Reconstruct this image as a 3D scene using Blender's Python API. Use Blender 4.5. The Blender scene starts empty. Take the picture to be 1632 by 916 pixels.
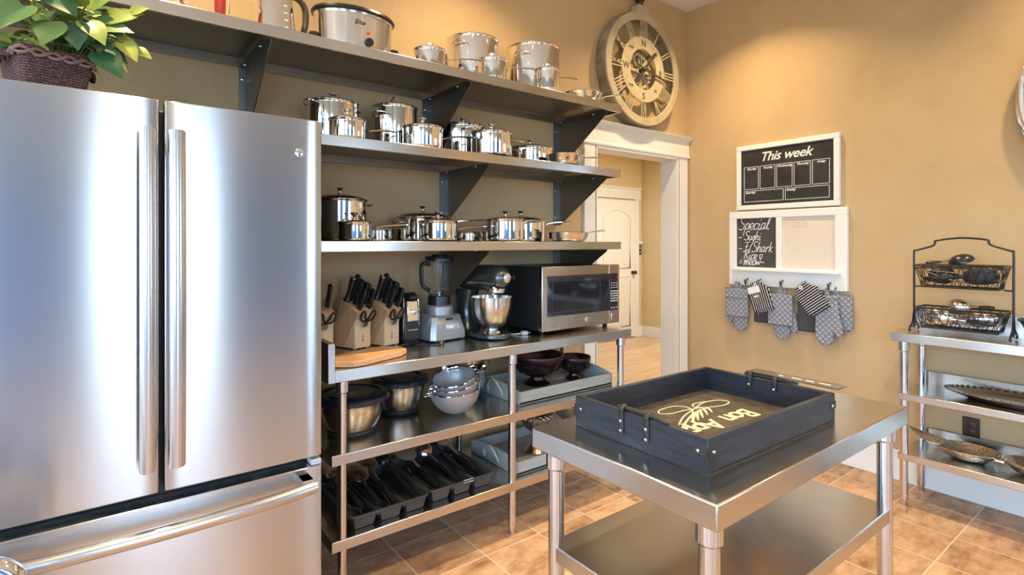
import bpy, bmesh, math, random
from mathutils import Vector, Matrix
random.seed(7)
PI = math.pi
S = bpy.context.scene
COL = S.collection
V = Vector
# ------------------------------------------------------------------ helpers
class MB:
    """collects shapes, builds ONE mesh object"""
    def __init__(s): s.v = []; s.f = []; s.m = []; s.mi = 0
    def add(s, vs, fs, M=None):
        o = len(s.v)
        s.v += [(M @ V(p))[:] if M else tuple(p) for p in vs]
        s.f += [tuple(i + o for i in f) for f in fs]; s.m += [s.mi] * len(fs)
        return s
    def box(s, x0, x1, y0, y1, z0, z1, M=None):
        vs = [(x, y, z) for z in (z0, z1) for y in (y0, y1) for x in (x0, x1)]
        return s.add(vs, [(0,2,3,1),(4,5,7,6),(0,1,5,4),(2,6,7,3),(0,4,6,2),(1,3,7,5)], M)
    def lathe(s, prof, n=40, M=None, sx=1, sy=1, cap=True):
        vs = []; fs = []; k = len(prof)
        for r, z in prof:
            for i in range(n):
                a = 2*PI*i/n; vs.append((r*math.cos(a)*sx, r*math.sin(a)*sy, z))
        for j in range(k-1):
            for i in range(n):
                i2 = (i+1) % n
                fs.append((j*n+i, j*n+i2, (j+1)*n+i2, (j+1)*n+i))
        if cap:
            if prof[0][0] > 1e-5: fs.append(tuple(range(n-1, -1, -1)))
            if prof[-1][0] > 1e-5: fs.append(tuple((k-1)*n+i for i in range(n)))
        return s.add(vs, fs, M)
    def cyl(s, p, q, r, n=16, r2=None):
        return s.tube([p, q], [r, r if r2 is None else r2], n, sm=0)
    def tube(s, pts, r, n=10, sm=4, fx=1.0, fy=1.0, up=(0,0,1), closed=False, cap=True, M=None):
        P = [V(p) for p in pts]
        R = r if isinstance(r, (list, tuple)) else [r]*len(P)
        if sm and len(P) > 2:
            Q = []; RR = []
            m = len(P); rng = m if closed else m-1
            for i in range(rng):
                p0 = P[(i-1) % m] if closed or i > 0 else P[0]
                p1 = P[i]; p2 = P[(i+1) % m]; p3 = P[(i+2) % m] if closed or i+2 < m else P[-1]
                for t in range(sm):
                    u = t/sm
                    Q.append(.5*((2*p1)+(p2-p0)*u+(2*p0-5*p1+4*p2-p3)*u*u+(3*p1-p0-3*p2+p3)*u**3))
                    RR.append(R[i]*(1-u)+R[(i+1) % m]*u)
            if not closed: Q.append(P[-1]); RR.append(R[-1])
            P, R = Q, RR
        vs = []; fs = []; k = len(P); u = V(up)
        prev = None
        for i, p in enumerate(P):
            if closed: t = P[(i+1) % k]-P[i-1]
            else: t = P[min(i+1, k-1)]-P[max(i-1, 0)]
            t.normalize()
            if prev is None:
                a = u-t*u.dot(t)
                if a.length < 1e-3: a = V((1,0,0))-t*t.x
                if a.length < 1e-3: a = V((0,1,0))
            else: a = prev-t*prev.dot(t)
            a.normalize(); prev = a; b = t.cross(a)
            for j in range(n):
                g = 2*PI*j/n
                vs.append(tuple(p+(a*math.cos(g)*fy+b*math.sin(g)*fx)*R[i]))
        rng = k if closed else k-1
        for i in range(rng):
            i2 = (i+1) % k
            for j in range(n):
                j2 = (j+1) % n
                fs.append((i*n+j, i2*n+j, i2*n+j2, i*n+j2))
        if cap and not closed:
            fs.append(tuple(range(n))); fs.append(tuple((k-1)*n+j for j in range(n-1, -1, -1)))
        return s.add(vs, fs, M)
    def prism(s, poly, a, b, ax='z', M=None):
        n = len(poly)
        f = {'z': lambda p, h: (p[0], p[1], h), 'x': lambda p, h: (h, p[0], p[1]), 'y': lambda p, h: (p[0], h, p[1])}[ax]
        vs = [f(p, a) for p in poly]+[f(p, b) for p in poly]
        fs = [tuple(range(n-1, -1, -1)), tuple(range(n, 2*n))]+[(i, (i+1) % n, (i+1) % n+n, i+n) for i in range(n)]
        return s.add(vs, fs, M)
    def ell(s, c, rx, ry, rz, n=20, m=12, M=None, z0=-1, z1=1):
        pr = []
        for j in range(m+1):
            z = z0+(z1-z0)*(.5-.5*math.cos(PI*j/m)); pr.append((math.sqrt(max(0, 1-z*z)), z))
        T = Matrix.Translation(c) @ Matrix.Diagonal((rx, ry, rz, 1))
        return s.lathe([(max(r, 1e-6), z) for r, z in pr], n, (M @ T) if M else T, cap=True)
    def ring(s, R, r, z=0, n=40, k=8, M=None, sx=1, sy=1):
        return s.tube([(R*sx*math.cos(2*PI*i/n), R*sy*math.sin(2*PI*i/n), z) for i in range(n)], r, k, 0, closed=True, M=M)
    def build(s, name, mat, parent=None, bev=0, ang=38, seg=2, sub=0, loc=None):
        me = bpy.data.meshes.new(name); me.from_pydata(s.v, [], s.f)
        bm = bmesh.new(); bm.from_mesh(me)
        if not getattr(s, 'raw', False): bmesh.ops.recalc_face_normals(bm, faces=bm.faces)
        bm.to_mesh(me); bm.free()
        for mm in (mat if isinstance(mat, (list, tuple)) else [mat]): me.materials.append(mm)
        if len(s.m) == len(me.polygons) and any(s.m): me.polygons.foreach_set('material_index', s.m)
        me.polygons.foreach_set('use_smooth', [True]*len(me.polygons))
        me.set_sharp_from_angle(angle=math.radians(ang)); me.update()
        o = bpy.data.objects.new(name, me); COL.objects.link(o)
        if parent: o.parent = parent
        if loc: o.location = loc
        if sub:
            m = o.modifiers.new('s', 'SUBSURF'); m.levels = m.render_levels = sub
        if bev:
            m = o.modifiers.new('b', 'BEVEL'); m.width = bev; m.segments = seg; m.limit_method = 'ANGLE'; m.angle_limit = math.radians(50)
            m.harden_normals = False
        return o
def T(x, y, z): return Matrix.Translation((x, y, z))
def RZ(a): return Matrix.Rotation(a, 4, 'Z')
def RX(a): return Matrix.Rotation(a, 4, 'X')
def RY(a): return Matrix.Rotation(a, 4, 'Y')
def thing(name, label, cat, loc=(0,0,0), rz=0, group=None):
    o = bpy.data.objects.new(name, None); COL.objects.link(o); o.empty_display_size = .05
    o.location = loc; o.rotation_euler = (0, 0, rz)
    return tag(o, label, cat, group)
def tag(o, label, cat, group=None):
    o['label'] = label; o['category'] = cat
    if group: o['group'] = group
    return o
def struct(o):
    o['kind'] = 'structure'; return o
def dup(root, loc, rz=0, label=None, group=None):
    r = root.copy(); COL.objects.link(r); r.location = loc; r.rotation_euler = (root.rotation_euler[0], root.rotation_euler[1], rz)
    if label: r['label'] = label
    if group: r['group'] = group
    for ch in list(root.children):
        c = ch.copy(); COL.objects.link(c); c.parent = r
        for g in list(ch.children):
            d = g.copy(); COL.objects.link(d); d.parent = c
    return r
def lettering(name, body, size, M, mat, parent, shear=0, ext=.0006, align='CENTER', bold=0, spacing=1.0):
    cu = bpy.data.curves.new('t', 'FONT'); cu.body = body; cu.size = size; cu.align_x = align; cu.shear = shear
    cu.extrude = ext; cu.offset = bold; cu.resolution_u = 4; cu.space_character = spacing
    ob = bpy.data.objects.new('t', cu); COL.objects.link(ob)
    dg = bpy.context.evaluated_depsgraph_get()
    me = bpy.data.meshes.new_from_object(ob.evaluated_get(dg))
    bpy.data.objects.remove(ob); bpy.data.curves.remove(cu)
    me.transform(M); me.materials.clear(); me.materials.append(mat)
    o = bpy.data.objects.new(name, me); COL.objects.link(o); o.parent = parent
    return o
# frames for writing: on a face looking to -X (back wall) and on a face looking to -Y
def FX(x, y, z): return Matrix(((0,0,-1,x),(-1,0,0,y),(0,1,0,z),(0,0,0,1)))
def FY(x, y, z): return Matrix(((1,0,0,x),(0,0,-1,y),(0,1,0,z),(0,0,0,1)))
# ------------------------------------------------------------------ materials
def mat(name, col, rough=.5, metal=0, spec=.5, **kw):
    m = bpy.data.materials.new(name); m.use_nodes = True
    b = m.node_tree.nodes['Principled BSDF']
    b.inputs['Base Color'].default_value = (*col, 1); b.inputs['Roughness'].default_value = rough
    b.inputs['Metallic'].default_value = metal; b.inputs['Specular IOR Level'].default_value = spec
    for k, v in kw.items(): b.inputs[k.replace('_', ' ')].default_value = v
    return m
def nd(m, t, **kw):
    n = m.node_tree.nodes.new(t)
    for k, v in kw.items(): setattr(n, k, v)
    return n
def lk(m, a, b): m.node_tree.links.new(a, b)
def bsdf(m): return m.node_tree.nodes['Principled BSDF']
def coords(m, sc=(1,1,1), kind='Object'):
    tc = nd(m, 'ShaderNodeTexCoord'); mp = nd(m, 'ShaderNodeMapping'); mp.inputs['Scale'].default_value = sc
    lk(m, tc.outputs[kind], mp.inputs[0]); return mp.outputs[0]
def noise(m, vec, scale, detail=3, rough=.5):
    n = nd(m, 'ShaderNodeTexNoise'); n.inputs['Scale'].default_value = scale; n.inputs['Detail'].default_value = detail
    n.inputs['Roughness'].default_value = rough; lk(m, vec, n.inputs['Vector']); return n.outputs['Fac']
def ramp(m, fac, stops):
    r = nd(m, 'ShaderNodeValToRGB'); e = r.color_ramp.elements
    while len(e) < len(stops): e.new(.5)
    for i, (p, c) in enumerate(stops):
        e[i].position = p; e[i].color = (*c, 1) if len(c) == 3 else c
    lk(m, fac, r.inputs[0]); return r.outputs[0]
def bump(m, h, strength=.3, dist=.002):
    b = nd(m, 'ShaderNodeBump'); b.inputs['Strength'].default_value = strength; b.inputs['Distance'].default_value = dist
    lk(m, h, b.inputs['Height']); lk(m, b.outputs[0], bsdf(m).inputs['Normal'])
def vary(m, scale, lo, hi, sc=(1,1,1), detail=3, a=.3, b=.7):
    c = ramp(m, noise(m, coords(m, sc), scale, detail), [(a, lo), (b, hi)]); lk(m, c, bsdf(m).inputs['Base Color']); return m
def steel(name, col, rough, aniso, tang, smear=.06, grain=(2, 400, 400), bs=.05):
    m = mat(name, col, rough, 1.0, Anisotropic=aniso)
    b = bsdf(m)
    g = nd(m, 'ShaderNodeNewGeometry'); x = nd(m, 'ShaderNodeVectorMath', operation='CROSS_PRODUCT')
    lk(m, g.outputs['True Normal'], x.inputs[0])
    if tang == 'h':
        c = nd(m, 'ShaderNodeCombineXYZ'); c.inputs[2].default_value = 1; lk(m, c.outputs[0], b.inputs['Tangent'])
    else:
        x.inputs[1].default_value = (tang[0]+.03, tang[1]+.05, tang[2]+.02); nz = nd(m, 'ShaderNodeVectorMath', operation='NORMALIZE'); lk(m, x.outputs[0], nz.inputs[0]); lk(m, nz.outputs[0], b.inputs['Tangent'])
    n = noise(m, coords(m), 5, 4); r = nd(m, 'ShaderNodeMapRange')
    r.inputs['From Min'].default_value = .2; r.inputs['From Max'].default_value = .8
    r.inputs['To Min'].default_value = rough-smear; r.inputs['To Max'].default_value = rough+smear
    lk(m, n, r.inputs[0]); lk(m, r.outputs[0], b.inputs['Roughness'])
    if bs: bump(m, noise(m, coords(m, grain), 1, 2), bs, .0006)
    return m
POL = mat('polished_steel', (.83,.81,.78), .055, 1)
GLS = mat('lid_glass', (.95,.97,.97), .02, 0, .5, Transmission_Weight=1.0, IOR=1.12)
FRG = steel('fridge_steel', (.61,.63,.66), .22, .92, 'h', .0005, (3, 3, 700), bs=.03)
FRGH = steel('fridge_handle_steel', (.62,.61,.62), .24, .5, 'h', .01, bs=0)
SHU = steel('shaded_underside_steel', (.30,.28,.25), .42, .3, (1,0,0), .05)  # darker copy of the shelf steel, shade under the shelves put into its colour
TBX = steel('table_steel', (.58,.565,.54), .22, .5, (1,0,0), .06, (3, 300, 300), bs=.03)
TBY = steel('rack_steel', (.64,.62,.58), .24, .5, (0,1,0), .04, (300, 3, 300), bs=.02)
LEG = steel('leg_steel', (.66,.66,.67), .16, .0, 'h', .02, bs=0)
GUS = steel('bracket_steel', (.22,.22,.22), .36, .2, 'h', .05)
BRU = steel('bowl_steel', (.74,.72,.69), .20, .6, 'h', .03, (3, 3, 300))
BLK = mat('black_plastic', (.012,.013,.016), .28)
BLM = mat('black_matte', (.018,.018,.02), .55)
NAV = mat('dark_lid_plastic', (.012,.02,.035), .22)
CHR = mat('chrome', (.88,.89,.9), .04, 1)
WHT = mat('white_paint', (.80,.80,.77), .38)
WDR = mat('door_paint', (.78,.77,.71), .4)
CEI = mat('ceiling_paint', (.78,.77,.74), .8)
CHK = mat('chalkboard_black', (.018,.018,.018), .5); vary(CHK, 7, (.013,.013,.013), (.035,.034,.034))
CHK2 = mat('chalkboard_grey', (.05,.055,.055), .6); vary(CHK2, 7, (.035,.038,.04), (.075,.08,.082))
CHALK = mat('chalk_white', (.85,.85,.83), .8)
LIN = mat('pinboard_linen', (.70,.62,.53), .9); vary(LIN, 260, (.62,.54,.45), (.78,.69,.6))
def wallmat(name, c0, c1):
    m = mat(name, c0, .62, 0, .3); v = coords(m)
    lk(m, ramp(m, noise(m, v, 3.2, 5, .6), [(.3, c0), (.7, c1)]), bsdf(m).inputs['Base Color'])
    bump(m, noise(m, v, 75, 3, .6), .5, .003); return m
WAL = wallmat('tan_wall_paint', (.50,.355,.190), (.55,.395,.22))
WALC = wallmat('pale_grey_paint', (.50,.51,.52), (.54,.55,.56))
PANB = wallmat('added_panel_blue', (.09,.25,.56), (.10,.28,.60))  # blue picked for its reflection in the fridge steel
WALH = wallmat('hall_wall_paint', (.64,.51,.29), (.67,.54,.32))
# ceramic floor tile, 30.45 cm pitch
TIL = mat('floor_tile', (.5,.3,.18), .42, 0, .35)
def tile_nodes(m, pitch, x0, y0, grout):
    tc = nd(m, 'ShaderNodeTexCoord'); sp = nd(m, 'ShaderNodeSeparateXYZ'); lk(m, tc.outputs['Object'], sp.inputs[0])
    ds = []; ids = []
    def mth(op, a, b=None):
        n = nd(m, 'ShaderNodeMath', operation=op)
        for i, q in enumerate((a, b)):
            if q is None: continue
            if isinstance(q, (int, float)): n.inputs[i].default_value = q
            else: lk(m, q, n.inputs[i])
        return n.outputs[0]
    for k, o in ((0, x0), (1, y0)):
        u = mth('DIVIDE', mth('SUBTRACT', sp.outputs[k], o), pitch)
        ids.append(mth('FLOOR', u)); f = mth('FRACT', u)
        ds.append(mth('MINIMUM', f, mth('SUBTRACT', 1.0, f)))
    d = mth('MULTIPLY', mth('MINIMUM', ds[0], ds[1]), pitch)
    cm = nd(m, 'ShaderNodeCombineXYZ'); lk(m, ids[0], cm.inputs[0]); lk(m, ids[1], cm.inputs[1])
    wn = nd(m, 'ShaderNodeTexWhiteNoise', noise_dimensions='3D'); lk(m, cm.outputs[0], wn.inputs[0])
    sh = nd(m, 'ShaderNodeVectorMath', operation='MULTIPLY_ADD'); lk(m, wn.outputs['Color'], sh.inputs[0]); sh.inputs[1].default_value = (9,9,9); lk(m, tc.outputs['Object'], sh.inputs[2])
    mp = nd(m, 'ShaderNodeMapping'); mp.inputs['Scale'].default_value = (1, 1.9, 1); lk(m, sh.outputs[0], mp.inputs[0])
    n1 = noise(m, mp.outputs[0], 6.5, 8, .68)
    c = ramp(m, n1, [(.33, (.22,.12,.065)), (.46, (.40,.245,.145)), (.60, (.52,.345,.22)), (.75, (.60,.43,.31))])
    hs = nd(m, 'ShaderNodeHueSaturation'); lk(m, c, hs.inputs['Color'])
    mr = nd(m, 'ShaderNodeMapRange'); mr.inputs['To Min'].default_value = .86; mr.inputs['To Max'].default_value = 1.12
    lk(m, wn.outputs['Value'], mr.inputs[0]); lk(m, mr.outputs[0], hs.inputs['Value'])
    gm = nd(m, 'ShaderNodeMapRange', interpolation_type='SMOOTHSTEP'); gm.inputs['From Min'].default_value = grout*.7; gm.inputs['From Max'].default_value = grout*1.3
    lk(m, d, gm.inputs[0])
    mx = nd(m, 'ShaderNodeMix', data_type='RGBA'); lk(m, gm.outputs[0], mx.inputs[0])
    mx.inputs[6].default_value = (.60,.52,.43,1); lk(m, hs.outputs[0], mx.inputs[7]); lk(m, mx.outputs[2], bsdf(m).inputs['Base Color'])
    ad = mth('ADD', mth('MULTIPLY', n1, .35), gm.outputs[0]); bump(m, ad, .35, .002)
tile_nodes(TIL, .3045, .758-.3045*20+.3045*1, .758-.3045*20, .0028)
def woodmat(name, c0, c1, sc, scale=6, rough=.45):
    m = mat(name, c0, rough); lk(m, ramp(m, noise(m, coords(m, sc), scale, 5, .6), [(.32, c0), (.68, c1)]), bsdf(m).inputs['Base Color']); return m
OAK = mat('hall_oak_boards', (.6,.42,.25), .35)
def oak(m):
    v = coords(m); br = nd(m, 'ShaderNodeTexBrick'); lk(m, v, br.inputs['Vector'])
    br.inputs['Scale'].default_value = 1; br.inputs['Brick Width'].default_value = .9; br.inputs['Row Height'].default_value = .075; br.inputs['Mortar Size'].default_value = .0015
    br.inputs['Color1'].default_value = (.60,.40,.23,1); br.inputs['Color2'].default_value = (.70,.52,.34,1); br.inputs['Mortar'].default_value = (.4,.25,.13,1)
    n = noise(m, coords(m, (3, 40, 1)), 1, 4); r = ramp(m, n, [(.3, (.78,.74,.7)), (.7, (1.1,1.08,1.05))])
    mx = nd(m, 'ShaderNodeMix', data_type='RGBA', blend_type='MULTIPLY'); mx.inputs[0].default_value = 1
    lk(m, br.outputs['Color'], mx.inputs[6]); lk(m, r, mx.inputs[7]); lk(m, mx.outputs[2], bsdf(m).inputs['Base Color'])
oak(OAK)
BEE = woodmat('block_beech', (.50,.33,.19), (.62,.43,.27), (14, 14, 1.2), 5)
BEE2 = woodmat('block_beech_pale', (.62,.47,.32), (.72,.57,.41), (40, 8, 1.0), 4)
MAP = woodmat('cutting_board_maple', (.55,.30,.15), (.72,.45,.26), (2, 22, 10), 3, .4)
TRW = mat('charcoal_tray_wood', (.02,.025,.032), .42); 
lk(TRW, ramp(TRW, noise(TRW, coords(TRW, (3, 3, 22)), 3, 6, .7), [(.35, (.009,.012,.019)), (.6, (.022,.030,.046)), (.78, (.06,.075,.10))]), bsdf(TRW).inputs['Base Color'])
TRF = mat('charcoal_tray_floor', (.05,.045,.04), .6); vary(TRF, 30, (.028,.025,.022), (.085,.076,.066), (1,1,1), 6)
CRM = mat('cream_letter_paint', (.80,.66,.52), .6)
GRT = mat('grey_tray_paint', (.33,.36,.36), .55); vary(GRT, 9, (.29,.32,.33), (.37,.40,.40), (1, 6, 6))
BRZ = mat('dark_bronze', (.085,.05,.055), .24, .85); vary(BRZ, 10, (.065,.042,.050), (.095,.06,.068))
BRZ_B = BRZ
DGR = mat('tray_grey_plastic', (.042,.045,.052), .42)
CLK = mat('clock_cream', (.45,.38,.25), .6); vary(CLK, 9, (.38,.31,.19), (.50,.43,.29), (1,1,1), 5)
CLD = mat('clock_rim_grey', (.30,.25,.17), .55); vary(CLD, 12, (.22,.18,.12), (.36,.30,.21))
CLB = mat('clock_dark_metal', (.045,.035,.025), .5)
MIX = mat('mixer_enamel', (.11,.13,.14), .22, .75)
BLG = mat('blender_grey', (.36,.40,.45), .34, .6)
OVN = mat('oven_side_black', (.014,.017,.022), .35)
OVG = mat('oven_glass', (.012,.013,.02), .06, 0, .8)
OVF = steel('oven_steel', (.52,.46,.40), .26, .6, 'h', .03, (3, 3, 500))
BTN = mat('button_grey', (.42,.45,.52), .5)
CRO = mat('clear_jar', (.97,.98,.98), .02, 0, .5, Transmission_Weight=1.0, IOR=1.2)
BRN = mat('brown_plate', (.035,.02,.014), .4)
RED = mat('red_plastic', (.75,.06,.03), .35)
SIL = mat('hammered_silver', (.80,.76,.70), .16, 1)
MSH = mat('strainer_mesh', (.62,.64,.68), .45, .6)
def meshmat(m):
    b = bsdf(m); out = m.node_tree.nodes['Material Output']
    tr = nd(m, 'ShaderNodeBsdfTransparent'); mx = nd(m, 'ShaderNodeMixShader'); mx.inputs[0].default_value = .62
    lk(m, tr.outputs[0], mx.inputs[1]); lk(m, b.outputs[0], mx.inputs[2]); lk(m, mx.outputs[0], out.inputs['Surface'])
meshmat(MSH)
def wovenmat():
    m = mat('wicker_plum', (.10,.045,.05), .55)
    w = nd(m, 'ShaderNodeTexWave', wave_type='BANDS', bands_direction='Z'); lk(m, coords(m), w.inputs['Vector'])
    w.inputs['Scale'].default_value = 45; w.inputs['Distortion'].default_value = 6; w.inputs['Detail'].default_value = 3; w.inputs['Detail Scale'].default_value = 5
    lk(m, ramp(m, w.outputs['Fac'], [(.2, (.04,.014,.018)), (.6, (.13,.06,.07)), (.9, (.24,.14,.15))]), bsdf(m).inputs['Base Color']); bump(m, w.outputs['Fac'], .6, .004); return m
WIC = wovenmat()
def leafmat():
    m = mat('pothos_leaf', (.1,.25,.06), .32, 0, .5)
    g = nd(m, 'ShaderNodeNewGeometry')
    c = ramp(m, g.outputs['Random Per Island'], [(0, (.02,.075,.035)), (.35, (.04,.13,.055)), (.6, (.13,.24,.07)), (.85, (.30,.38,.09)), (1, (.45,.47,.10))])
    lk(m, c, bsdf(m).inputs['Base Color']); bsdf(m).inputs['Subsurface Weight'].default_value = 0; return m
LEF = leafmat()
YNG = mat('young_leaf', (.3,.4,.08), .35); vary(YNG, 12, (.16,.27,.06), (.42,.46,.10), (1,1,1), 2)
STM = mat('plant_stem', (.16,.2,.07), .5)
# quilted fabric: diagonal stitch lines pressed into the cloth
def quilt(name, c0, c1):
    m = mat(name, c0, .85, 0, .2); tc = nd(m, 'ShaderNodeTexCoord'); sp = nd(m, 'ShaderNodeSeparateXYZ'); lk(m, tc.outputs['Object'], sp.inputs[0])
    def mth(op, a, b=None):
        n = nd(m, 'ShaderNodeMath', operation=op)
        for i, q in enumerate((a, b)):
            if q is None: continue
            if isinstance(q, (int, float)): n.inputs[i].default_value = q
            else: lk(m, q, n.inputs[i])
        return n.outputs[0]
    out = []
    for sg in ('ADD', 'SUBTRACT'):
        u = mth('FRACT', mth('DIVIDE', mth(sg, sp.outputs[1], sp.outputs[2]), .036))
        out.append(mth('MINIMUM', u, mth('SUBTRACT', 1.0, u)))
    d = mth('MINIMUM', out[0], out[1])
    c = ramp(m, d, [(.0, tuple(q*.45 for q in c0)), (.07, c0), (.3, c1)]); 
    lk(m, c, bsdf(m).inputs['Base Color'])
    h = ramp(m, d, [(0, (0,0,0)), (.3, (1,1,1))]); bump(m, h, .7, .006); return m
QLT = quilt('grey_quilted_cloth', (.27,.29,.34), (.35,.37,.42))
def stripe(nm, d):
    m = mat(nm, (.02,.02,.03), .85, 0, .2)
    w = nd(m, 'ShaderNodeTexWave', wave_type='BANDS', bands_direction=d); lk(m, coords(m), w.inputs['Vector']); w.inputs['Scale'].default_value = 21
    w.inputs['Distortion'].default_value = .6
    lk(m, ramp(m, w.outputs['Fac'], [(.72, (.018,.016,.026)), (.84, (.62,.6,.58))]), bsdf(m).inputs['Base Color']); return m
STR = stripe('striped_cloth', 'Y'); STR2 = stripe('cross_striped_cloth', 'Z')
GRY = mat('grey_silicone', (.06,.06,.065), .5)
def hammer():
    m = SIL; v = nd(m, 'ShaderNodeTexVoronoi'); v.inputs['Scale'].default_value = 70; lk(m, coords(m), v.inputs['Vector']); bump(m, v.outputs['Distance'], .5, .004)
hammer()
LMP = mat('lamp_lens', (1,1,1), .5, 0, .5, Emission_Color=(1,.74,.46,1), Emission_Strength=10)
# ------------------------------------------------------------------ setting
XB, YW, ZC = 3.72, 2.58, 3.21
XL, YF = -3.3, -3.6
DX0, DX1, DZ = 2.672, 3.582, 2.037
m = MB().box(XL, XB+.12, YF, YW+.05, -.1, 0); struct(m.build('floor', TIL))
m = MB().box(1.9, 6.7, YW+.05, 5.45, -.1, 0); struct(m.build('floor_hall', OAK))
m = MB().box(XL-.12, DX0, YW, YW+.12, 0, ZC+.1).box(DX0, DX1, YW, YW+.12, DZ, ZC+.1).box(DX1, 6.7, YW, YW+.12, 0, ZC+.1); struct(m.build('wall_left', WAL))
m = MB().box(XB, XB+.12, YF, YW, 0, ZC+.1); struct(m.build('wall_back', WAL))
def holed(m, axis, w0, w1, a0, a1, holes):
    # wall strip along axis with window holes (a, b, z0, z1)
    def b(p, q, z0, z1):
        m.box(p, q, w0, w1, z0, z1) if axis == 'x' else m.box(w0, w1, p, q, z0, z1)
    cur = a0
    for (p, q, z0, z1) in holes:
        b(cur, p, 0, ZC+.1); b(p, q, 0, z0) if z0 > 0 else None; b(p, q, z1, ZC+.1); cur = q
    b(cur, a1, 0, ZC+.1)
WF = [(-2.6,-1.2,.8,2.6), (.05,1.05,.08,2.40), (2.55,3.5,.85,2.35)]
WR = [(-3.2,-.6,.3,2.6), (-.2,1.9,.3,2.6)]
m = MB(); holed(m, 'x', YF-.12, YF, XL-.12, XB+.12, WF); struct(m.build('wall_front', WALC))
m = MB()
for p, q in ((XL, -2.68), (-1.12, -.03), (1.13, 2.47), (3.58, XB)):
    m.box(p, q, YF, YF+.018, 0, 2.15); m.box(p, q, YF, YF+.035, 2.15, 2.2)
m.box(-2.68, -1.12, YF, YF+.018, 0, .78).box(2.47, 3.58, YF, YF+.018, 0, .78); struct(m.build('added_blue_panel', PANB))  # unseen panelling, added to give the fridge doors something blue to reflect
m = MB(); holed(m, 'y', XL-.12, XL, YF, YW, WR); struct(m.build('wall_right', WALC))
m = MB().box(XL, XB+.12, YF, YW+.02, ZC, ZC+.1); struct(m.build('ceiling', CEI))
wn = 1
for (p, q, z0, z1) in WF:
    m = MB()
    for (a, b, c, d) in ((p-.07, p+.03, z0-.05, z1+.07), (q-.03, q+.07, z0-.05, z1+.07)): m.box(a, b, YF-.05, YF+.02, c, d)
    m.box(p, q, YF-.05, YF+.02, z1-.03, z1+.07).box(p, q, YF-.05, YF+.03, z0-.05, z0+.03).box(p, q, YF-.06, YF-.03, (z0+z1)/2-.02, (z0+z1)/2+.02)
    struct(m.build('window_%d' % wn, WHT)); wn += 1
for (p, q, z0, z1) in WR:
    m = MB()
    for (a, b, c, d) in ((p-.07, p+.03, z0-.05, z1+.07), (q-.03, q+.07, z0-.05, z1+.07)): m.box(XL-.05, XL+.02, a, b, c, d)
    m.box(XL-.05, XL+.02, p, q, z1-.03, z1+.07).box(XL-.05, XL+.03, p, q, z0-.05, z0+.03).box(XL-.06, XL-.03, p, q, (z0+z1)/2-.02, (z0+z1)/2+.02)
    struct(m.build('window_%d' % wn, WHT)); wn += 1
# hall beyond the opening
HY, HX = 5.3, 6.5
m = MB().box(1.9, HX+.1, HY, HY+.1, 0, 2.9); struct(m.build('wall_hall_far', WALH))
m = MB().box(HX, HX+.1, YW+.12, HY, 0, 2.9); struct(m.build('wall_hall_right', WALH))
m = MB().box(1.9, 2.0, YW+.12, HY, 0, 2.9); struct(m.build('wall_hall_left', WALH))
m = MB().box(1.9, HX+.1, YW+.12, HY+.1, 2.75, 2.9); struct(m.build('ceiling_hall', CEI))
m = MB().box(6.42, HX-.016, HY-.016, HY, 0, .15); m.box(HX-.016, HX, 2.72, HY, 0, .15); struct(m.build('baseboard_hall', WHT, bev=.003))
m = MB().box(XB-.016, XB, YF, YW, 0, .175); struct(m.build('baseboard_back', WHT, bev=.004))
m = MB().box(XL, 2.535, YW-.016, YW, 0, .175); struct(m.build('baseboard_left', WHT, bev=.004))
# cased opening
m = MB()
hp = [(YW,2.045),(YW-.028,2.045),(YW-.03,2.06),(YW-.022,2.066),(YW-.022,2.165),(YW-.034,2.178),(YW-.05,2.19),(YW-.056,2.205),(YW,2.205)]
m.prism(hp, 2.545, XB-.002, 'x')
m.box(2.562, DX0, YW-.02, YW+.13, 0, 2.045).box(DX1, 3.70, YW-.02, YW, 0, 2.045)
m.box(DX0-.01, DX0+.012, YW-.02, YW+.14, 0, DZ).box(DX1-.012, DX1+.01, YW-.02, YW+.14, 0, DZ).box(DX0, DX1, YW-.02, YW+.14, DZ-.012, DZ+.01)
m.box(2.562, DX0, YW+.12, YW+.14, 0, 2.05).box(DX1, 3.70, YW+.12, YW+.14, 0, 2.05).box(2.562, 3.70, YW+.12, YW+.14, DZ, 2.2)
struct(m.build('trim_1', WHT, bev=.002))
# hall door
d0, d1 = 5.50, 6.325
m = MB().box(d0, d1, HY-.035, HY, .012, 2.005)
def arch(x0, x1, z0, z1, rise, n=14):
    p = [(x1, z0), (x0, z0)]
    for i in range(n+1):
        t = i/n; p.append((x0+(x1-x0)*t, z1-rise+rise*math.sin(PI*t)))
    return p
def frame_from(m, poly, w, y0, y1):
    m.tube([(x, y0, z) for x, z in poly], w, 4, 0, closed=True)
for z0, z1, rs in ((1.02, 1.86, .10), (.18, .90, .0)):
    pl = arch(d0+.13, d1-.13, z0, z1, rs)
    frame_from(m, pl, .014, HY-.035, HY)
    for k in range(9):
        x = d0+.17+k*(d1-d0-.34)/8
        m.box(x-.026, x+.026, HY-.039, HY-.03, z0+.02, z1-rs-.01)
dr = struct(m.build('door_1', WDR))
m = MB().lathe([(.026,0),(.026,.008),(.011,.012),(.011,.035),(.027,.045),(.03,.06),(.022,.072),(0.001,.075)], 24, FY(6.25, HY-.035, .955)); m.build('door_knob', CLB, dr)
m = MB().prism([(HY,2.03),(HY-.03,2.03),(HY-.03,2.045),(HY-.02,2.05),(HY-.02,2.16),(HY-.045,2.185),(HY-.045,2.2),(HY,2.2)], d0-.15, 6.46, 'x')
m.box(d1+.002, 6.42, HY-.022, HY, 0, 2.03).box(d0-.1, d0-.002, HY-.022, HY, 0, 2.03); struct(m.build('trim_2', WDR, bev=.002))
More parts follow.
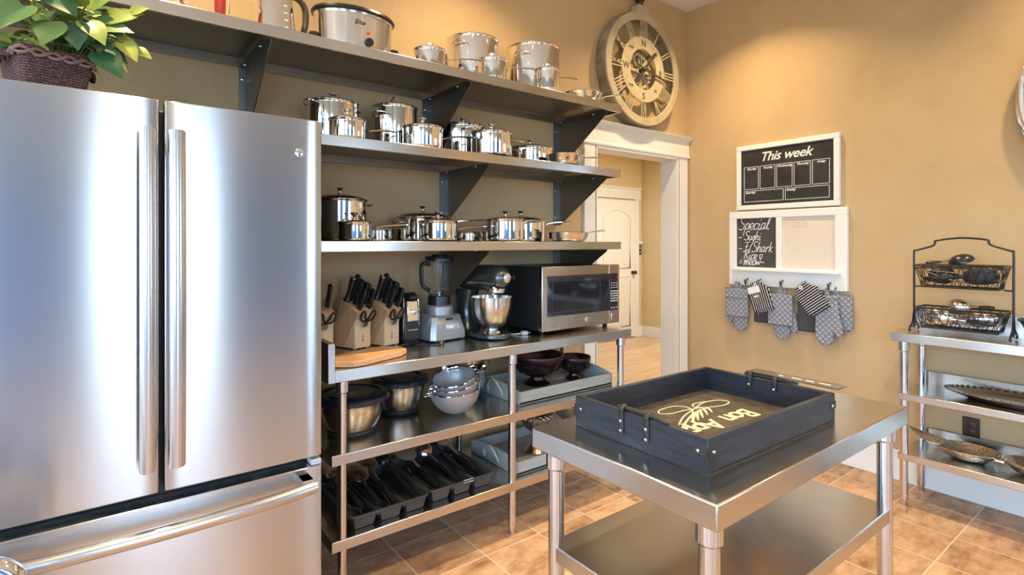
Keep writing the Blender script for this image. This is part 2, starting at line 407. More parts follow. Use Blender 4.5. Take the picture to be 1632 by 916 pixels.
sw = thing('light_switch', 'dark brown switch plate on the hall wall right of the white door', 'switch', (6.455, HY, 1.28))
MB().box(-.03, .036, -.006, 0, -.07, .07).build('plate', BRN, sw, bev=.002)
for z in (-.03, .03): MB().box(-.006, .012, -.014, -.004, z-.012, z+.012).build('toggle', BTN, sw, bev=.002)
tp = MB().box(6.425, 6.49, HY-.03, HY, 1.375, 1.41).build('thermostat', WHT, bev=.004); tag(tp, 'small white box on the hall wall above the brown switch plate', 'thermostat')
# ------------------------------------------------------------------ lamps
cans = [(x, y) for y in (1.93, .15) for x in (3.12, 1.55, .15, -1.5)]+[(3.12, -1.65)]
CAN_W = 16.5
for i, (x, y) in enumerate(cans):
    t = thing('ceiling_downlight', 'round recessed downlight in the kitchen ceiling', 'light', (x, y, ZC), 0, 'kitchen ceiling downlights')
    MB().lathe([(.062,-.012),(.062,-.002),(.088,-.002),(.092,-.010),(.062,-.014)], 28, cap=False).build('trim_ring', WHT, t)
    MB().lathe([(.001,-.004),(.06,-.004)], 24, cap=False).build('lens', LMP, t)
    L = bpy.data.lights.new('downlight_lamp', 'AREA'); L.shape = 'DISK'; L.size = .11; L.energy = CAN_W; L.color = (1,.72,.38); L.spread = math.radians(120)
    o = bpy.data.objects.new('downlight_lamp', L); COL.objects.link(o); o.parent = t; o.location = (0, 0, -.02)
t = thing('hall_ceiling_light', 'round flush ceiling light in the hall', 'light', (5.5, 3.35, 2.75))
MB().lathe([(.15,0),(.15,-.03),(.12,-.07),(.06,-.09),(.001,-.095)], 28).build('shade', LMP, t)
L = bpy.data.lights.new('hall_lamp', 'AREA'); L.shape = 'DISK'; L.size = .5; L.energy = 62; L.color = (1,.99,.95)
o = bpy.data.objects.new('hall_lamp', L); COL.objects.link(o); o.parent = t; o.location = (0, 0, -.12)
# daylight: sky world through the window openings (portals only guide sampling, they emit nothing)
W = bpy.data.worlds.new('sky'); S.world = W; W.use_nodes = True
wb = W.node_tree.nodes['Background']; wtc = W.node_tree.nodes.new('ShaderNodeTexCoord'); ws = W.node_tree.nodes.new('ShaderNodeSeparateXYZ'); wr = W.node_tree.nodes.new('ShaderNodeValToRGB')
W.node_tree.links.new(wtc.outputs['Generated'], ws.inputs[0]); wm = W.node_tree.nodes.new('ShaderNodeMath'); wm.operation = 'MULTIPLY_ADD'; wm.inputs[1].default_value = .5; wm.inputs[2].default_value = .5
W.node_tree.links.new(ws.outputs[2], wm.inputs[0]); W.node_tree.links.new(wm.outputs[0], wr.inputs[0]); W.node_tree.links.new(wr.outputs[0], wb.inputs[0])
e = wr.color_ramp.elements; e[0].position = .45; e[0].color = (.20,.22,.21,1); e[1].position = .54; e[1].color = (.50,.73,1,1)
wb.inputs[1].default_value = 11.5
def portal(loc, rot, sx, sy):
    L = bpy.data.lights.new('window_portal', 'AREA'); L.shape = 'RECTANGLE'; L.size = sx; L.size_y = sy; L.cycles.is_portal = True
    o = bpy.data.objects.new('window_portal', L); COL.objects.link(o); o.location = loc; o.rotation_euler = rot
for (p, q, z0, z1) in WF: portal(((p+q)/2, YF-.13, (z0+z1)/2), (PI/2, 0, 0), q-p, z1-z0)
for (p, q, z0, z1) in WR: portal((XL-.13, (p+q)/2, (z0+z1)/2), (PI/2, 0, -PI/2), q-p, z1-z0)
# ------------------------------------------------------------------ camera
cam = bpy.data.cameras.new('camera'); co = bpy.data.objects.new('camera', cam); COL.objects.link(co)
co.location = (0, 0, 1.378); yaw = math.radians(52.6); co.rotation_euler = (PI/2, 0, yaw-PI/2)
cam.sensor_width = 36; cam.lens = 36*866/1632; cam.shift_y = -70/1632; cam.clip_start = .02
S.camera = co
S.view_settings.view_transform = 'Standard'; S.view_settings.look = 'None'; S.view_settings.gamma = 1; S.view_settings.use_curve_mapping = False
S.view_settings.exposure = .15
# ------------------------------------------------------------------ wall shelves
def slab(parent, name, mat_, x0, x1, y0, y1, z, th, t=.004, bev=.003, under=None):
    # folded sheet: flat top with turned-down edges, hollow below, as one closed shell
    c = lambda e, h: [(x0+e, y0+e, h), (x1-e, y0+e, h), (x1-e, y1-e, h), (x0+e, y1-e, h)]
    vs = c(0, z)+c(0, z-th)+c(.012, z-th)+c(.012, z-t)
    fs = [(0,1,2,3), (15,14,13,12)]
    for k in (0, 4, 8):
        for i in range(4): j = (i+1) % 4; fs.append((k+i, k+4+i, k+4+j, k+j))
    m = MB().add(vs, fs)
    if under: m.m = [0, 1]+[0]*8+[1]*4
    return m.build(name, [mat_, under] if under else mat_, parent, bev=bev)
SF, SB = 2.12, YW-.002
def bracket(parent, x, h, mat_=GUS):
    m = MB(); top = -.042
    y0 = SF+.025; yb = SB
    m.prism([(yb, top), (y0, top), (y0+.005, top-.012), (yb-.035, top-h), (yb, top-h)], x-.0015, x+.0015, 'x')
    m.box(x-.028, x, yb-.003, yb, top-h, top).box(x-.03, x, y0, yb, top-.003, top)
    b = m.build('bracket', mat_, parent)
    for z in (top-.05, top-h+.05): MB().lathe([(.007,0),(.006,.003),(.003,.004),(.001,.004)], 12, FY(x-.015, yb-.003, z)).build('bolt', CHR, b)
    for y in (y0+.1, yb-.06): MB().lathe([(.006,0),(.005,.003),(.001,.004)], 12, Matrix.Translation((x-.015, y, top-.003)) @ RX(PI)).build('bolt', CHR, b)
def shelf(ztop, x0, x1, brs, label):
    t = thing('wall_shelf', label, 'shelf', (0, 0, ztop))
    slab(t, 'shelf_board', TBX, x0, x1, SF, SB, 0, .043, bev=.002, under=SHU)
    for x, h in brs: bracket(t, x, h)
    return t
shelf(2.18, -.9, 2.418, [(-.55,.26),(.515,.30),(1.40,.29),(2.33,.29)], 'topmost stainless steel wall shelf, above the fridge and below the clock')
shelf(1.805, .60, 2.418, [(.64,.26),(1.505,.27),(2.33,.27)], 'middle stainless steel wall shelf holding lidded pots')
shelf(1.388, .60, 2.418, [(.64,.26),(1.505,.27),(2.33,.27)], 'lowest stainless steel wall shelf, just above the microwave')
# ------------------------------------------------------------------ steel tables
def leg(parent, x, y, z0, z1, r=.02, collar=True):
    m = MB().lathe([(r,.05),(r,z1-z0)], 24, T(x, y, z0))
    if collar: m.lathe([(r+.002,z1-z0-.055),(r+.006,z1-z0-.05),(r+.006,z1-z0-.002)], 24, T(x, y, z0))
    l = m.build('leg', LEG, parent)
    MB().lathe([(r*.7,.0),(r*.75,.004),(r*.75,.03),(r*1.05,.034),(r*1.05,.056)], 20, T(x, y, z0)).build('foot', LEG, l)
pt = thing('prep_table', 'long stainless steel work table with two undershelves beside the fridge', 'table', (0,0,0))
o = slab(pt, 'table_top', TBX, .683, 2.39, 2.02, 2.565, .9, .046)
m = MB().box(.6825, .711, 2.0188, 2.566, .853, 1.003); m.build('side_splash', TBX, pt, bev=.003)
for y in (2.052, 2.53):
    for x in (.748, 1.568, 2.335): leg(pt, x, y, 0, .86, .0185)
for z in (.578, .252):
    slab(pt, 'undershelf', TBX, .70, 2.365, 2.03, 2.555, z, .042)
isl = thing('island_table', 'small freestanding stainless steel table carrying the dark wooden tray', 'table', (0,0,0))
m = MB().box(.90, 1.89, .56, 1.092, .85, .9)
slab(isl, 'table_top', TBX, .90, 1.89, .56, 1.092, .9, .052)
for x in (.945, 1.845):
    for y in (.605, 1.047): leg(isl, x, y, 0, .852, .0205)
slab(isl, 'undershelf', TBX, .93, 1.862, .588, 1.062, .605, .04)
rk = thing('wall_rack_table', 'narrow stainless steel table with two shelves against the tan back wall', 'table', (0,0,0))
slab(rk, 'table_top', TBY, 3.362, 3.70, -.7, 1.075, .907, .046)
MB().box(3.682, 3.70, -.7, 1.06, .90, 1.018).build('back_splash', TBY, rk, bev=.004)
for y in (1.022, .1, -.65):
    for x in (3.385, 3.655): leg(rk, x, y, 0, .865, .019)
for z in (.593, .277):
    slab(rk, 'undershelf', TBY, 3.365, 3.695, -.68, 1.045, z, .036)
    MB().box(3.688, 3.697, -.68, 1.03, z-.003, z+.075).build('shelf_lip', TBY, rk, bev=.003)
# ------------------------------------------------------------------ fridge
fr = thing('refrigerator', 'large stainless steel french door fridge with bottom freezer drawer', 'fridge', (0,0,0))
fx0, fx1, fm = -.30, .592, .145
MB().box(fx0+.005, fx1-.006, 1.875, 2.55, .03, 1.765).build('body', BLM, fr, bev=.006)
def door(name, x0, x1, z0, z1, bulge, rx0, rx1):
    # gently crowned front face, rounded vertical edges
    n = 16; pl = []
    for i in range(n+1):
        t = i/n; x = x0+(x1-x0)*t; y = 1.803-bulge*(1-(2*t-1)**2)
        pl.append((x, y))
    pl[0] = (x0, 1.803+rx0); pl[-1] = (x1, 1.803+rx1)
    pl.insert(1, (x0+rx0*.3, 1.803+rx0*.3)); pl.insert(-1, (x1-rx1*.3, 1.803+rx1*.3))
    pl += [(x1, 1.868), (x0, 1.868)]
    return MB().prism(pl, z0, z1, 'z').build(name, FRG, fr, bev=.003, ang=30)
dl = door('door', fx0, fm-.006, .682, 1.78, .0015, .012, .008)
dr_ = door('door', fm+.006, fx1, .682, 1.78, .0015, .008, .012)
fz = door('freezer_drawer', fx0, fx1, .06, .652, .0015, .012, .012)
def vhandle(parent, x0, x1):
    pl = []
    for i in range(13):
        a = PI*i/12; pl.append(((x0+x1)/2-(x1-x0)/2*math.cos(a), -.012*math.sin(a)))
    pl += [(x1, .012), (x0, .012)]
    m = MB(); nz = 18; vs = []; fs = []; k = len(pl)
    for j in range(nz+1):
        t = j/nz; z = .768+(1.686-.768)*t; yo = 1.752-.014*(1-(2*t-1)**2)
        for i, (x, y) in enumerate(pl):
            zz = z+(.006*math.sin(PI*i/12) if i < 13 and j == nz else (-.006*math.sin(PI*i/12) if i < 13 and j == 0 else 0))
            vs.append((x, yo+y, zz))
    for j in range(nz):
        for i in range(k): fs.append((j*k+i, j*k+(i+1) % k, (j+1)*k+(i+1) % k, (j+1)*k+i))
    fs += [tuple(range(k-1, -1, -1)), tuple(nz*k+i for i in range(k))]
    m.add(vs, fs)
    for z in (.80, 1.655): m.box(x0+.006, x1-.006, 1.755, 1.81, z-.018, z+.018)
    m.build('handle', FRGH, parent, ang=45)
vhandle(dl, .090, .128); vhandle(dr_, .156, .197)
m = MB().tube([(-.275,1.752,.604),(-.1,1.742,.598),(.145,1.738,.596),(.39,1.742,.598),(.556,1.752,.604)], .017, 16, 8, fx=1.0, fy=1.15)
for x in (-.25, .53): m.box(x-.016, x+.016, 1.75, 1.81, .592, .632)
m.build('handle', FRGH, fz)
bd = MB().lathe([(.0145,0),(.0145,.003),(.012,.004),(.001,.004)], 28, FY(.517, 1.799, 1.668)).build('badge', CHR, dr_)
MB().tube([(.517+.0095*math.cos(a), 1.7945, 1.668+.0095*math.sin(a)) for a in [2*PI*i/20 for i in range(20)]], .0008, 6, 0, closed=True).build('badge_ring', BTN, bd)
lettering('badge_letters', 'GE', .012, FY(.517, 1.795, 1.6642), BTN, bd, .3)
MB().box(.555, .588, 1.80, 1.85, .655, .672).build('hinge', BTN, fr, bev=.003)
# ------------------------------------------------------------------ pots and pans
def loop_handle(m, r, z, sgn, w=.045, d=.035, t=.004):
    pts = []
    for i in range(9):
        a = PI*i/8; pts.append((sgn*(r-.004+d*math.sin(a)), -w*math.cos(a), z+.012*math.sin(a)))
    m.tube(pts, t, 8, 3)
def long_handle(m, r, z, L, drop=.0, rise=.02, ang=0):
    R_ = RZ(ang)
    m.tube([(r-.003,0,z-.006),(r+.02,0,z+.004),(r+.06,0,z+rise*.7),(r+L*.6,0,z+rise),(r+L*.92,0,z+rise+.004),(r+L,0,z+rise+.001)], [.006,.005,.0065,.0085,.0085,.004], 10, 4, fx=1.25, fy=.62, M=R_)
    m.tube([(r-.003,.016,z-.004),(r+.014,.009,z+.001),(r+.03,0,z+.006)], .0035, 8, 3, M=R_); m.tube([(r-.003,-.016,z-.004),(r+.014,-.009,z+.001),(r+.03,0,z+.006)], .0035, 8, 3, M=R_)
def pot(name, label, cat, loc, r, h, lid='steel', knob='knob', loops=False, L=0, lz=None, ang=0, rz=0, kh=.03, group=None, skillet=False, dome=.012, lid_h=None):
    t = thing(name, label, cat, loc, rz, group); w = .0025
    if skillet:
        pr = [(.001,.001),(r*.72,.001),(r*.80,.004),(r*.92,h*.45),(r,h-.002),(r+.004,h),(r+.002,h+.0015),(r-.004,h-.002),(r*.9,h*.45),(r*.78,.006),(.001,.005)]
    else:
        c = min(.012, h*.15)
        pr = [(.001,.0005),(r-c-.004,.0005),(r-c*.9,.003),(r-c*.3,c*.4),(r-.0005,c-.0006),(r,c+.002),(r,h-.010),(r+.0003,h-.006),(r+.003,h-.002),(r+.004,h),(r+.002,h+.001),(r-w,h-.003),(r-w,h-.01),(r-w,c),(r-c,.006),(.001,.005)]
    MB().lathe(pr, 48).build('pan_body', POL, t, ang=50)
    if lid:
        lm = GLS if lid == 'glass' else POL
        d = dome
        pr = [(r+.003,h+.001),(r+.0045,h+.003),(r+.002,h+.005),(r*.93,h+.006+d*.2),(r*.7,h+.005+d*.6),(r*.4,h+.005+d*.92),(.014,h+.005+d),(.001,h+.005+d)]
        lo = MB().lathe(pr, 44).build('lid', lm, t, ang=60)
        if lid == 'glass': MB().ring(r+.002, .0028, h+.004, 44).build('lid_rim', POL, lo)
        zt = h+.005+d; k = MB()
        if knob == 'knob':
            k.lathe([(.012,zt),(.010,zt+.003),(.0065,zt+kh*.4),(.0085,zt+kh*.65),(.0185,zt+kh*.93),(.019,zt+kh),(.016,zt+kh+.002),(.001,zt+kh+.001)], 24)
        elif knob == 'flute':
            k.lathe([(.010,zt),(.008,zt+.006),(.017,zt+.010),(.019,zt+.018),(.015,zt+.021),(.001,zt+.019)], 24)
        else:
            k.tube([(-.032,0,zt-.002),(-.026,0,zt+.018),(0,0,zt+kh),(.026,0,zt+.018),(.032,0,zt-.002)], .0035, 8, 5)
        k.build('lid_knob' if knob != 'arch' else 'lid_handle', POL, lo)
    if loops:
        for s_ in (-1, 1):
            m = MB(); loop_handle(m, r, (lz or h*.78), s_); m.build('side_handle', POL, t)
    if L:
        m = MB(); long_handle(m, r, lz or h*.72, L, ang=ang); m.build('long_handle', POL, t)
    return t
z1, z2, z3 = 2.181, 1.806, 1.389
SP, PO, FP = 'saucepan', 'stockpot', 'frying_pan'
# top shelf
pot(SP, 'small lidded saucepan on the top shelf right beside the slow cooker', 'pan', (1.237,2.25,z1), .072, .093, 'steel', 'flute', L=.19, lz=.062, ang=-.25)
pot(PO, 'tall stockpot on the top shelf behind a small saucepan, left of the widest pot', 'pot', (1.596,2.435,z1), .136, .27, 'steel', 'arch', loops=True, lz=.215, kh=.03, rz=.5)
pot(SP, 'small lidded saucepan in front of the left stockpot on the top shelf', 'pan', (1.565,2.212,z1), .071, .104, 'steel', 'flute', L=.17, lz=.075, ang=-.2)
pot(PO, 'widest stockpot on the top shelf, right of the other stockpot', 'pot', (1.992,2.41,z1), .153, .30, 'steel', 'arch', loops=True, lz=.235, kh=.035, rz=.5)
pot(SP, 'small lidded saucepan in front of the widest stockpot on the top shelf', 'pan', (1.913,2.195,z1), .066, .118, 'steel', 'flute', L=.17, lz=.095, ang=.05)
pot(FP, 'shallow open frying pan at the right end of the top shelf', 'pan', (2.215,2.235,z1), .112, .052, None, skillet=True, L=.17, lz=.04, ang=-.45)
# middle shelf
pot('casserole', 'lidded two handled casserole at the left of the middle shelf beside the fridge top', 'pot', (.842,2.425,z2), .111, .195, 'steel', 'knob', loops=True, lz=.175, rz=.35)
pot(SP, 'small lidded saucepan on the middle shelf nearest the fridge', 'pan', (.833,2.225,z2), .073, .085, 'steel', 'knob', L=.17, lz=.05, ang=.15)
pot(PO, 'tall stockpot with arched lid handle on the middle shelf', 'pot', (1.145,2.43,z2), .105, .222, 'steel', 'arch', loops=True, lz=.17, kh=.038, rz=.5)
pot(SP, 'lidded saucepan in front of the arch lidded stockpot on the middle shelf', 'pan', (1.186,2.225,z2), .09, .098, 'steel', 'knob', L=.18, lz=.06, ang=-.1)
pot('casserole', 'lidded casserole at the centre of the middle shelf, right of the shelf bracket', 'pot', (1.541,2.445,z2), .113, .187, 'steel', 'knob', loops=True, lz=.15, rz=1.35)
pot(SP, 'tall lidded saucepan on the middle shelf in front of the centre casserole', 'pan', (1.561,2.212,z2), .10, .116, 'steel', 'knob', L=.19, lz=.095, ang=.3)
pot('saute_pan', 'wide low lidded saute pan near the right end of the middle shelf', 'pan', (1.992,2.435,z2), .13, .115, 'steel', 'knob', loops=True, lz=.085, dome=.02, rz=.1)
pot(FP, 'shallow open frying pan near the right end of the middle shelf', 'pan', (2.04,2.19,z2), .10, .055, None, skillet=True, L=.17, lz=.042)
# lowest shelf
pot(PO, 'tall glass lidded stockpot at the left of the lowest shelf beside the fridge', 'pot', (.872,2.42,z3), .119, .182, 'glass', 'knob', loops=True, lz=.16, dome=.022)
pot(SP, 'small lidded saucepan on the lowest shelf in front of the tall glass lidded stockpot', 'pan', (.862,2.22,z3), .07, .073, 'glass', 'knob', L=.2, lz=.05, kh=.028, ang=.1)
sp_ = pot('saute_pan', 'glass lidded saute pan with a small side handle at the centre of the lowest shelf', 'pan', (1.296,2.43,z3), .133, .115, 'glass', 'knob', L=.24, lz=.09, dome=.025, ang=-.12)
m = MB(); loop_handle(m, .133, .09, -1); m.build('side_handle', POL, sp_)
pot(SP, 'lidded saucepan in front of the centre saute pan on the lowest shelf', 'pan', (1.254,2.205,z3), .087, .088, 'glass', 'knob', L=.21, lz=.05, ang=.1)
pot(FP, 'low open pan standing behind, between the stockpot and saute pan on the lowest shelf', 'pan', (1.075,2.47,z3), .075, .058, None)
pot(FP, 'low open pan at the back of the lowest shelf right of the shelf bracket', 'pan', (1.575,2.45,z3), .09, .05, None)
pot(SP, 'tall glass lidded saucepan right of centre in front on the lowest shelf', 'pan', (1.659,2.225,z3), .10, .107, 'glass', 'knob', L=.17, lz=.085, ang=.08)
pot('saute_pan', 'glass lidded saute pan at the back of the lowest shelf right end', 'pan', (1.919,2.43,z3), .137, .113, 'glass', 'knob', L=.2, lz=.095, dome=.025, ang=-.25)
pot(FP, 'shallow open frying pan at the right end of the lowest shelf', 'pan', (2.072,2.2,z3), .115, .05, None, skillet=True, L=.18, lz=.04)
# slow cooker, kettle, jar
t = thing('slow_cooker', 'oval steel slow cooker with black rim on the top shelf', 'slow cooker', (.905,2.335,z1), .0)
MB().lathe([(.13,.012),(.1405,.0185),(.1425,.026),(.1435,.06),(.1455,.165),(.146,.172),(.148,.178)], 56, sx=1.18, sy=.82).build('housing', BRU, t, ang=40)
MB().lathe([(.12,.0),(.13,.004),(.13,.014)], 40, sx=1.15, sy=.8).build('base', BLK, t)
MB().lathe([(.138,.176),(.152,.18),(.157,.188),(.153,.198),(.14,.2),(.05,.21),(.001,.21)], 56, sx=1.18, sy=.82).build('crock_rim', BLK, t)
k = MB().lathe([(.012,.205),(.01,.225),(.022,.235),(.02,.245),(.001,.246)], 20).build('lid_knob', BLK, t)
for s_ in (-1, 1): MB().prism([(s_*.168,-.04),(s_*.2,-.03),(s_*.2,.03),(s_*.168,.04)], .05, .085).build('side_handle', BLK, t, bev=.005)
f = -.12
MB().lathe([(.019,0),(.017,.012),(.001,.013)], 24, FY(.02, f+.001, .055)).build('dial', BLK, t)
MB().lathe([(.008,0),(.006,.003),(.001,.003)], 4, FY(.02, f-.001, .095)).build('lamp', RED, t)
lettering('lettering', 'Elite', .026, FY(-.02, f-.001, .125), BLK, t, .25)
t = thing('electric_kettle', 'shiny kettle with dark grey handle at the left of the slow cooker', 'kettle', (.557,2.27,z1), .35)
MB().lathe([(.078,0),(.08,.006),(.078,.03),(.066,.15),(.06,.19),(.058,.2)], 40).build('jug', POL, t)
MB().lathe([(.058,.2),(.06,.205),(.045,.222),(.012,.228),(.012,.24),(.001,.24)], 32).build('lid', BLM, t)
MB().tube([(.055,0,.19),(.10,0,.2),(.138,0,.175),(.142,0,.11),(.122,0,.045),(.085,0,.015)], [.014,.014,.015,.015,.013,.012], 12, 5, fx=1, fy=.8).build('handle', mat('kettle_handle_grey', (.055,.052,.05), .4), t)
MB().prism([(-.058,-.025),(-.085,0),(-.058,.025)], .15, .198).build('spout', BLM, t, bev=.004)
m = MB()
for i in range(5): m.box(-.006, .006, -.0805+.0028*i, -.078+.0028*i, .03+.028*i, .034+.028*i)
m.build('level_marks', WHT, t)
t = thing('glass_dispenser', 'clear glass base with red parts at the top left of the upper shelf', 'appliance', (.315,2.255,z1), .15)
MB().box(-.1, .1, -.055, .055, 0, .024).build('base', CRO, t, bev=.006)
MB().lathe([(.07,.024),(.082,.06),(.085,.16),(.088,.162)], 40, sy=.6).build('glass_bowl', CRO, t)
MB().lathe([(.02,.024),(.05,.05),(.055,.14),(.03,.15)], 24, M=T(.045,0,.002), sx=.35, sy=.5).build('red_scoop', RED, t)
# ------------------------------------------------------------------ counter: knife blocks
def knife(loc, M, label, L=.105, w=.014):
    t = thing('knife', label, 'knife'); t.matrix_world = M
    # local: z along the handle, x across its thickness
    m = MB(); pr = [(-.013,0),(.013,0),(.0145,.02),(.012,.045),(.014,L*.75),(.0175,L*.93),(.010,L),(-.010,L-.004),(-.014,L*.85),(-.011,.05),(-.013,.02)]
    m.prism(pr, -w/2, w/2, 'x'); h = m.build('handle', BLK, t, bev=.003)
    for z in (.02, .052, .085):
        if z < L-.01: MB().lathe([(.0028,-w/2-.0006),(.0028,w/2+.0006)], 10, T(0,0,z) @ RY(PI/2)).build('rivet', CHR, h)
    MB().box(-.0012, .0012, -.011, .011, -.035, .001).build('blade', CHR, t)
    return t
def block(name, loc, rz, which, sel):
    t = thing('knife_block', which, 'knife block', loc, rz)
    MB().prism([(.19,.004),(.09,.225),(-.03,.165),(.075,.004)], -.048, .048, 'x').build('block_body', BEE, t, bev=.002)
    f = MB().prism([(.085,.004),(0,.004),(0,.112),(-.014,.138),(.03,.10)], -.045, .045, 'x').build('front_panel', BEE2, t, bev=.002)
    m = MB()
    for a, b in ((.002,.012),(.012,.012),(-.01,.006)): pass
    m.tube([(0,-.0008,.066),(0,-.0008,.034)], .0007, 5, 0).tube([(-.008,-.0008,.058),(.009,-.0008,.056)], .0007, 5, 0).tube([(0,-.0008,.045),(-.006,-.0008,.032)], .0007, 5, 0).tube([(0,-.0008,.045),(.007,-.0008,.034)], .0007, 5, 0)
    m.build('mark', BRN, f)
    for x in (-.035, .035):
        MB().cyl((x,.012,0), (x,.012,.005), .006, 10).build('foot', WHT, t)
        MB().cyl((x,.17,0), (x,.17,.005), .006, 10).build('foot', WHT, t)
    B = T(*loc) @ RZ(rz)
    # slot face: from front edge (-.03,.165) to back edge (.09,.225); handles leave along the block axis
    ax = V((0,-.406,.914)).normalized()
    R_ = Matrix(((1,0,0,0),(0,.914,-.406,0),(0,.406,.914,0),(0,0,0,1)))
    for u, s_, L, lab in sel:
        y = -.03+.12*s_; z = .165+.06*s_
        if lab.startswith('STEEL'):
            st = thing('sharpening_steel', lab[6:], 'sharpening steel'); st.matrix_world = B @ T(u, y, z) @ R_
            MB().lathe([(.004,-.03),(.004,0),(.019,.001),(.020,.006),(.014,.014),(.0125,.05),(.015,.10),(.016,.112),(.015,.116),(.001,.117)], 20).build('handle', BLK, st)
            MB().ring(.016, .0025, .118, 20, 6).build('end_ring', CHR, st)
        else: knife(None, B @ T(u, y, z) @ R_, lab, L)
    # scissors standing in the front slot, two black finger loops
    sc = thing('kitchen_scissors', which_sc[name], 'scissors'); sc.matrix_world = B @ T(.0, -.020, .118) @ RX(.42)
    for s_, n_ in ((-1, 'handle'), (1, 'handle')):
        MB().tube([(s_*.003,0,.004),(s_*.006,0,.02),(s_*.014,0,.033),(s_*.018,0,.052),(s_*.028,0,.062),(s_*.038,0,.05),(s_*.038,0,.03),(s_*.028,0,.014),(s_*.012,0,.01)], .0045, 8, 4, fx=1.2).build(n_, BLK, sc)
    MB().box(-.011, .011, -.004, .0005, -.018, .008).build('blade', mat('scissor_grey', (.3,.3,.31), .3, .9) if 'scissor_grey' not in bpy.data.materials else bpy.data.materials['scissor_grey'], sc)
    return t
which_sc = {'L': 'black handled scissors in the front slot of the left of the two whole knife blocks',
            'R': 'black handled scissors in the front slot of the knife block beside the can opener',
            'H': 'black handled scissors sticking out of the knife block half hidden by the fridge'}
def kset(nm):
    return [(-.03, .86, 0, 'STEEL black handled sharpening steel in the back corner of '+nm),
            (.002, .92, .125, 'tallest black knife in the back row of '+nm), (.030, .90, .10, 'black knife in the right back corner of '+nm),
            (-.012, .58, .115, 'black knife in the middle row of %s, left slot' % nm), (.018, .56, .11, 'black knife in the middle row of %s, right slot' % nm),
            (.040, .60, .10, 'black knife at right of middle row of '+nm),
            (-.022, .25, .10, 'black knife in the lowest row of %s, left slot' % nm), (.034, .28, .095, 'black knife in the lowest row of %s, right slot' % nm)]
block('L', (.962,2.375,.9006), .30, 'pale beech knife block behind the cutting board, left of the other whole block', kset('the left whole knife block'))
block('R', (1.098,2.362,.9006), .30, 'pale beech knife block next to the black can opener', kset('the knife block by the can opener'))
block('H', (.792,2.40,.9006), .08, 'beech knife block half hidden behind the fridge edge', [(-.01,.9,.12,'tall black knife in the knife block half hidden by the fridge'),(.028,.5,.11,'lower black knife in the knife block half hidden by the fridge')])
# cutting board and small utensil
t = MB().prism([(.725,2.07),(.785,2.028),(.83,2.032),(1.025,2.108),(1.068,2.15),(1.07,2.21),(1.01,2.262),(.95,2.262),(.735,2.18)], .902, .924).build('cutting_board', MAP, bev=.003)
tag(t, 'honey coloured wooden cutting board lying in front of the knife blocks', 'cutting board')
t = thing('paring_knife', 'small grey utensil lying between the knife block and cutting board', 'utensil', (1.085,2.29,.902), .35)
MB().prism([(-.07,0),(-.03,.014),(.03,.014),(.035,-.006),(-.04,-.01)], 0, .002).build('blade', OVF, t); MB().prism([(.03,-.007),(.03,.012),(.09,.01),(.09,-.005)], 0, .01).build('handle', BLM, t, bev=.003)
# can opener
t = thing('can_opener', 'black and chrome electric can opener between knife block and blender', 'can opener', (1.200,2.42,.9006), .08)
MB().prism([(.06,0),(.06,.215),(.045,.235),(-.02,.24),(-.045,.20),(-.06,.03),(-.06,0)], -.042, .042, 'x').build('housing', BLK, t, bev=.008)
MB().prism([(-.061,.02),(-.047,.198),(-.044,.205),(-.049,.198),(-.064,.02)], -.036, .036, 'x').build('front_plate', NAV, t)
m = MB().prism([(-.056,.10),(-.049,.20),(-.057,.203),(-.066,.105)], -.03, .03, 'x'); m.build('chrome_head', CHR, t, bev=.006)
MB().lathe([(.014,0),(.014,.012),(.006,.016),(.001,.016)], 20, FY(.004, -.058, .15)).build('cutting_wheel', CHR, t)
MB().prism([(-.05,.205),(-.075,.215),(-.07,.225),(-.03,.24)], -.02, .02, 'x').build('lever', BLK, t, bev=.004)
for s_ in (-1, 1): MB().tube([(s_*.041,-.045,.02),(s_*.041,-.044,.19),(s_*.038,-.03,.225)], .004, 8, 3).build('side_trim', CHR, t)
MB().box(-.028, .028, -.0635, -.0605, .062, .066).build('label_strip', BTN, t)
MB().tube([(.03,.06,.004),(.044,.0,.004),(.04,-.07,.004),(-.03,-.085,.004),(-.03,-.13,.004),(.03,-.16,.004),(.075,-.180,.006)], .0035, 8, 6).build('cord', BLK, t)
pg = MB().prism([(.07,-.175),(.095,-.162),(.103,-.177),(.078,-.190)], .0, .014).build('plug', OVF, t, bev=.003)
# blender
t = thing('blender', 'grey countertop blender with tall clear jar between can opener and mixer', 'blender', (1.37,2.395,.9006), .12)
m = MB(); q = lambda w, d, z, c: [(-w+c,-d,z),(w-c,-d,z),(w,-d+c,z),(w,d-c,z),(w-c,d,z),(-w+c,d,z),(-w,d-c,z),(-w,-d+c,z)]
vs = q(.108,.095,.006,.02)+q(.106,.093,.05,.02)+q(.088,.078,.118,.02)+q(.078,.07,.125,.02)
m.add(vs, [tuple(range(7,-1,-1)), tuple(range(24,32))]+[(k*8+i, k*8+(i+1) % 8, k*8+8+(i+1) % 8, k*8+8+i) for k in range(3) for i in range(8)])
b_ = m.build('base', BLG, t, bev=.004)
MB().lathe([(.07,.12),(.07,.165),(.062,.172)], 36).build('collar', BLG, t)
MB().lathe([(.058,.17),(.056,.215),(.05,.22)], 32).build('jar_base', BLK, t)
MB().lathe([(.05,.215),(.06,.24),(.067,.40),(.069,.402),(.065,.40),(.058,.242),(.048,.222)], 40, cap=False).build('jar', CRO, t)
MB().lathe([(.071,.39),(.072,.41),(.07,.413),(.04,.414),(.038,.425),(.001,.426)], 36).build('jar_lid', BLK, t)
MB().tube([(-.06,0,.375),(-.10,0,.378),(-.108,0,.34),(-.098,0,.27),(-.06,0,.245)], .010, 10, 5, fx=1.1).build('jar_handle', NAV, t)
m = MB()
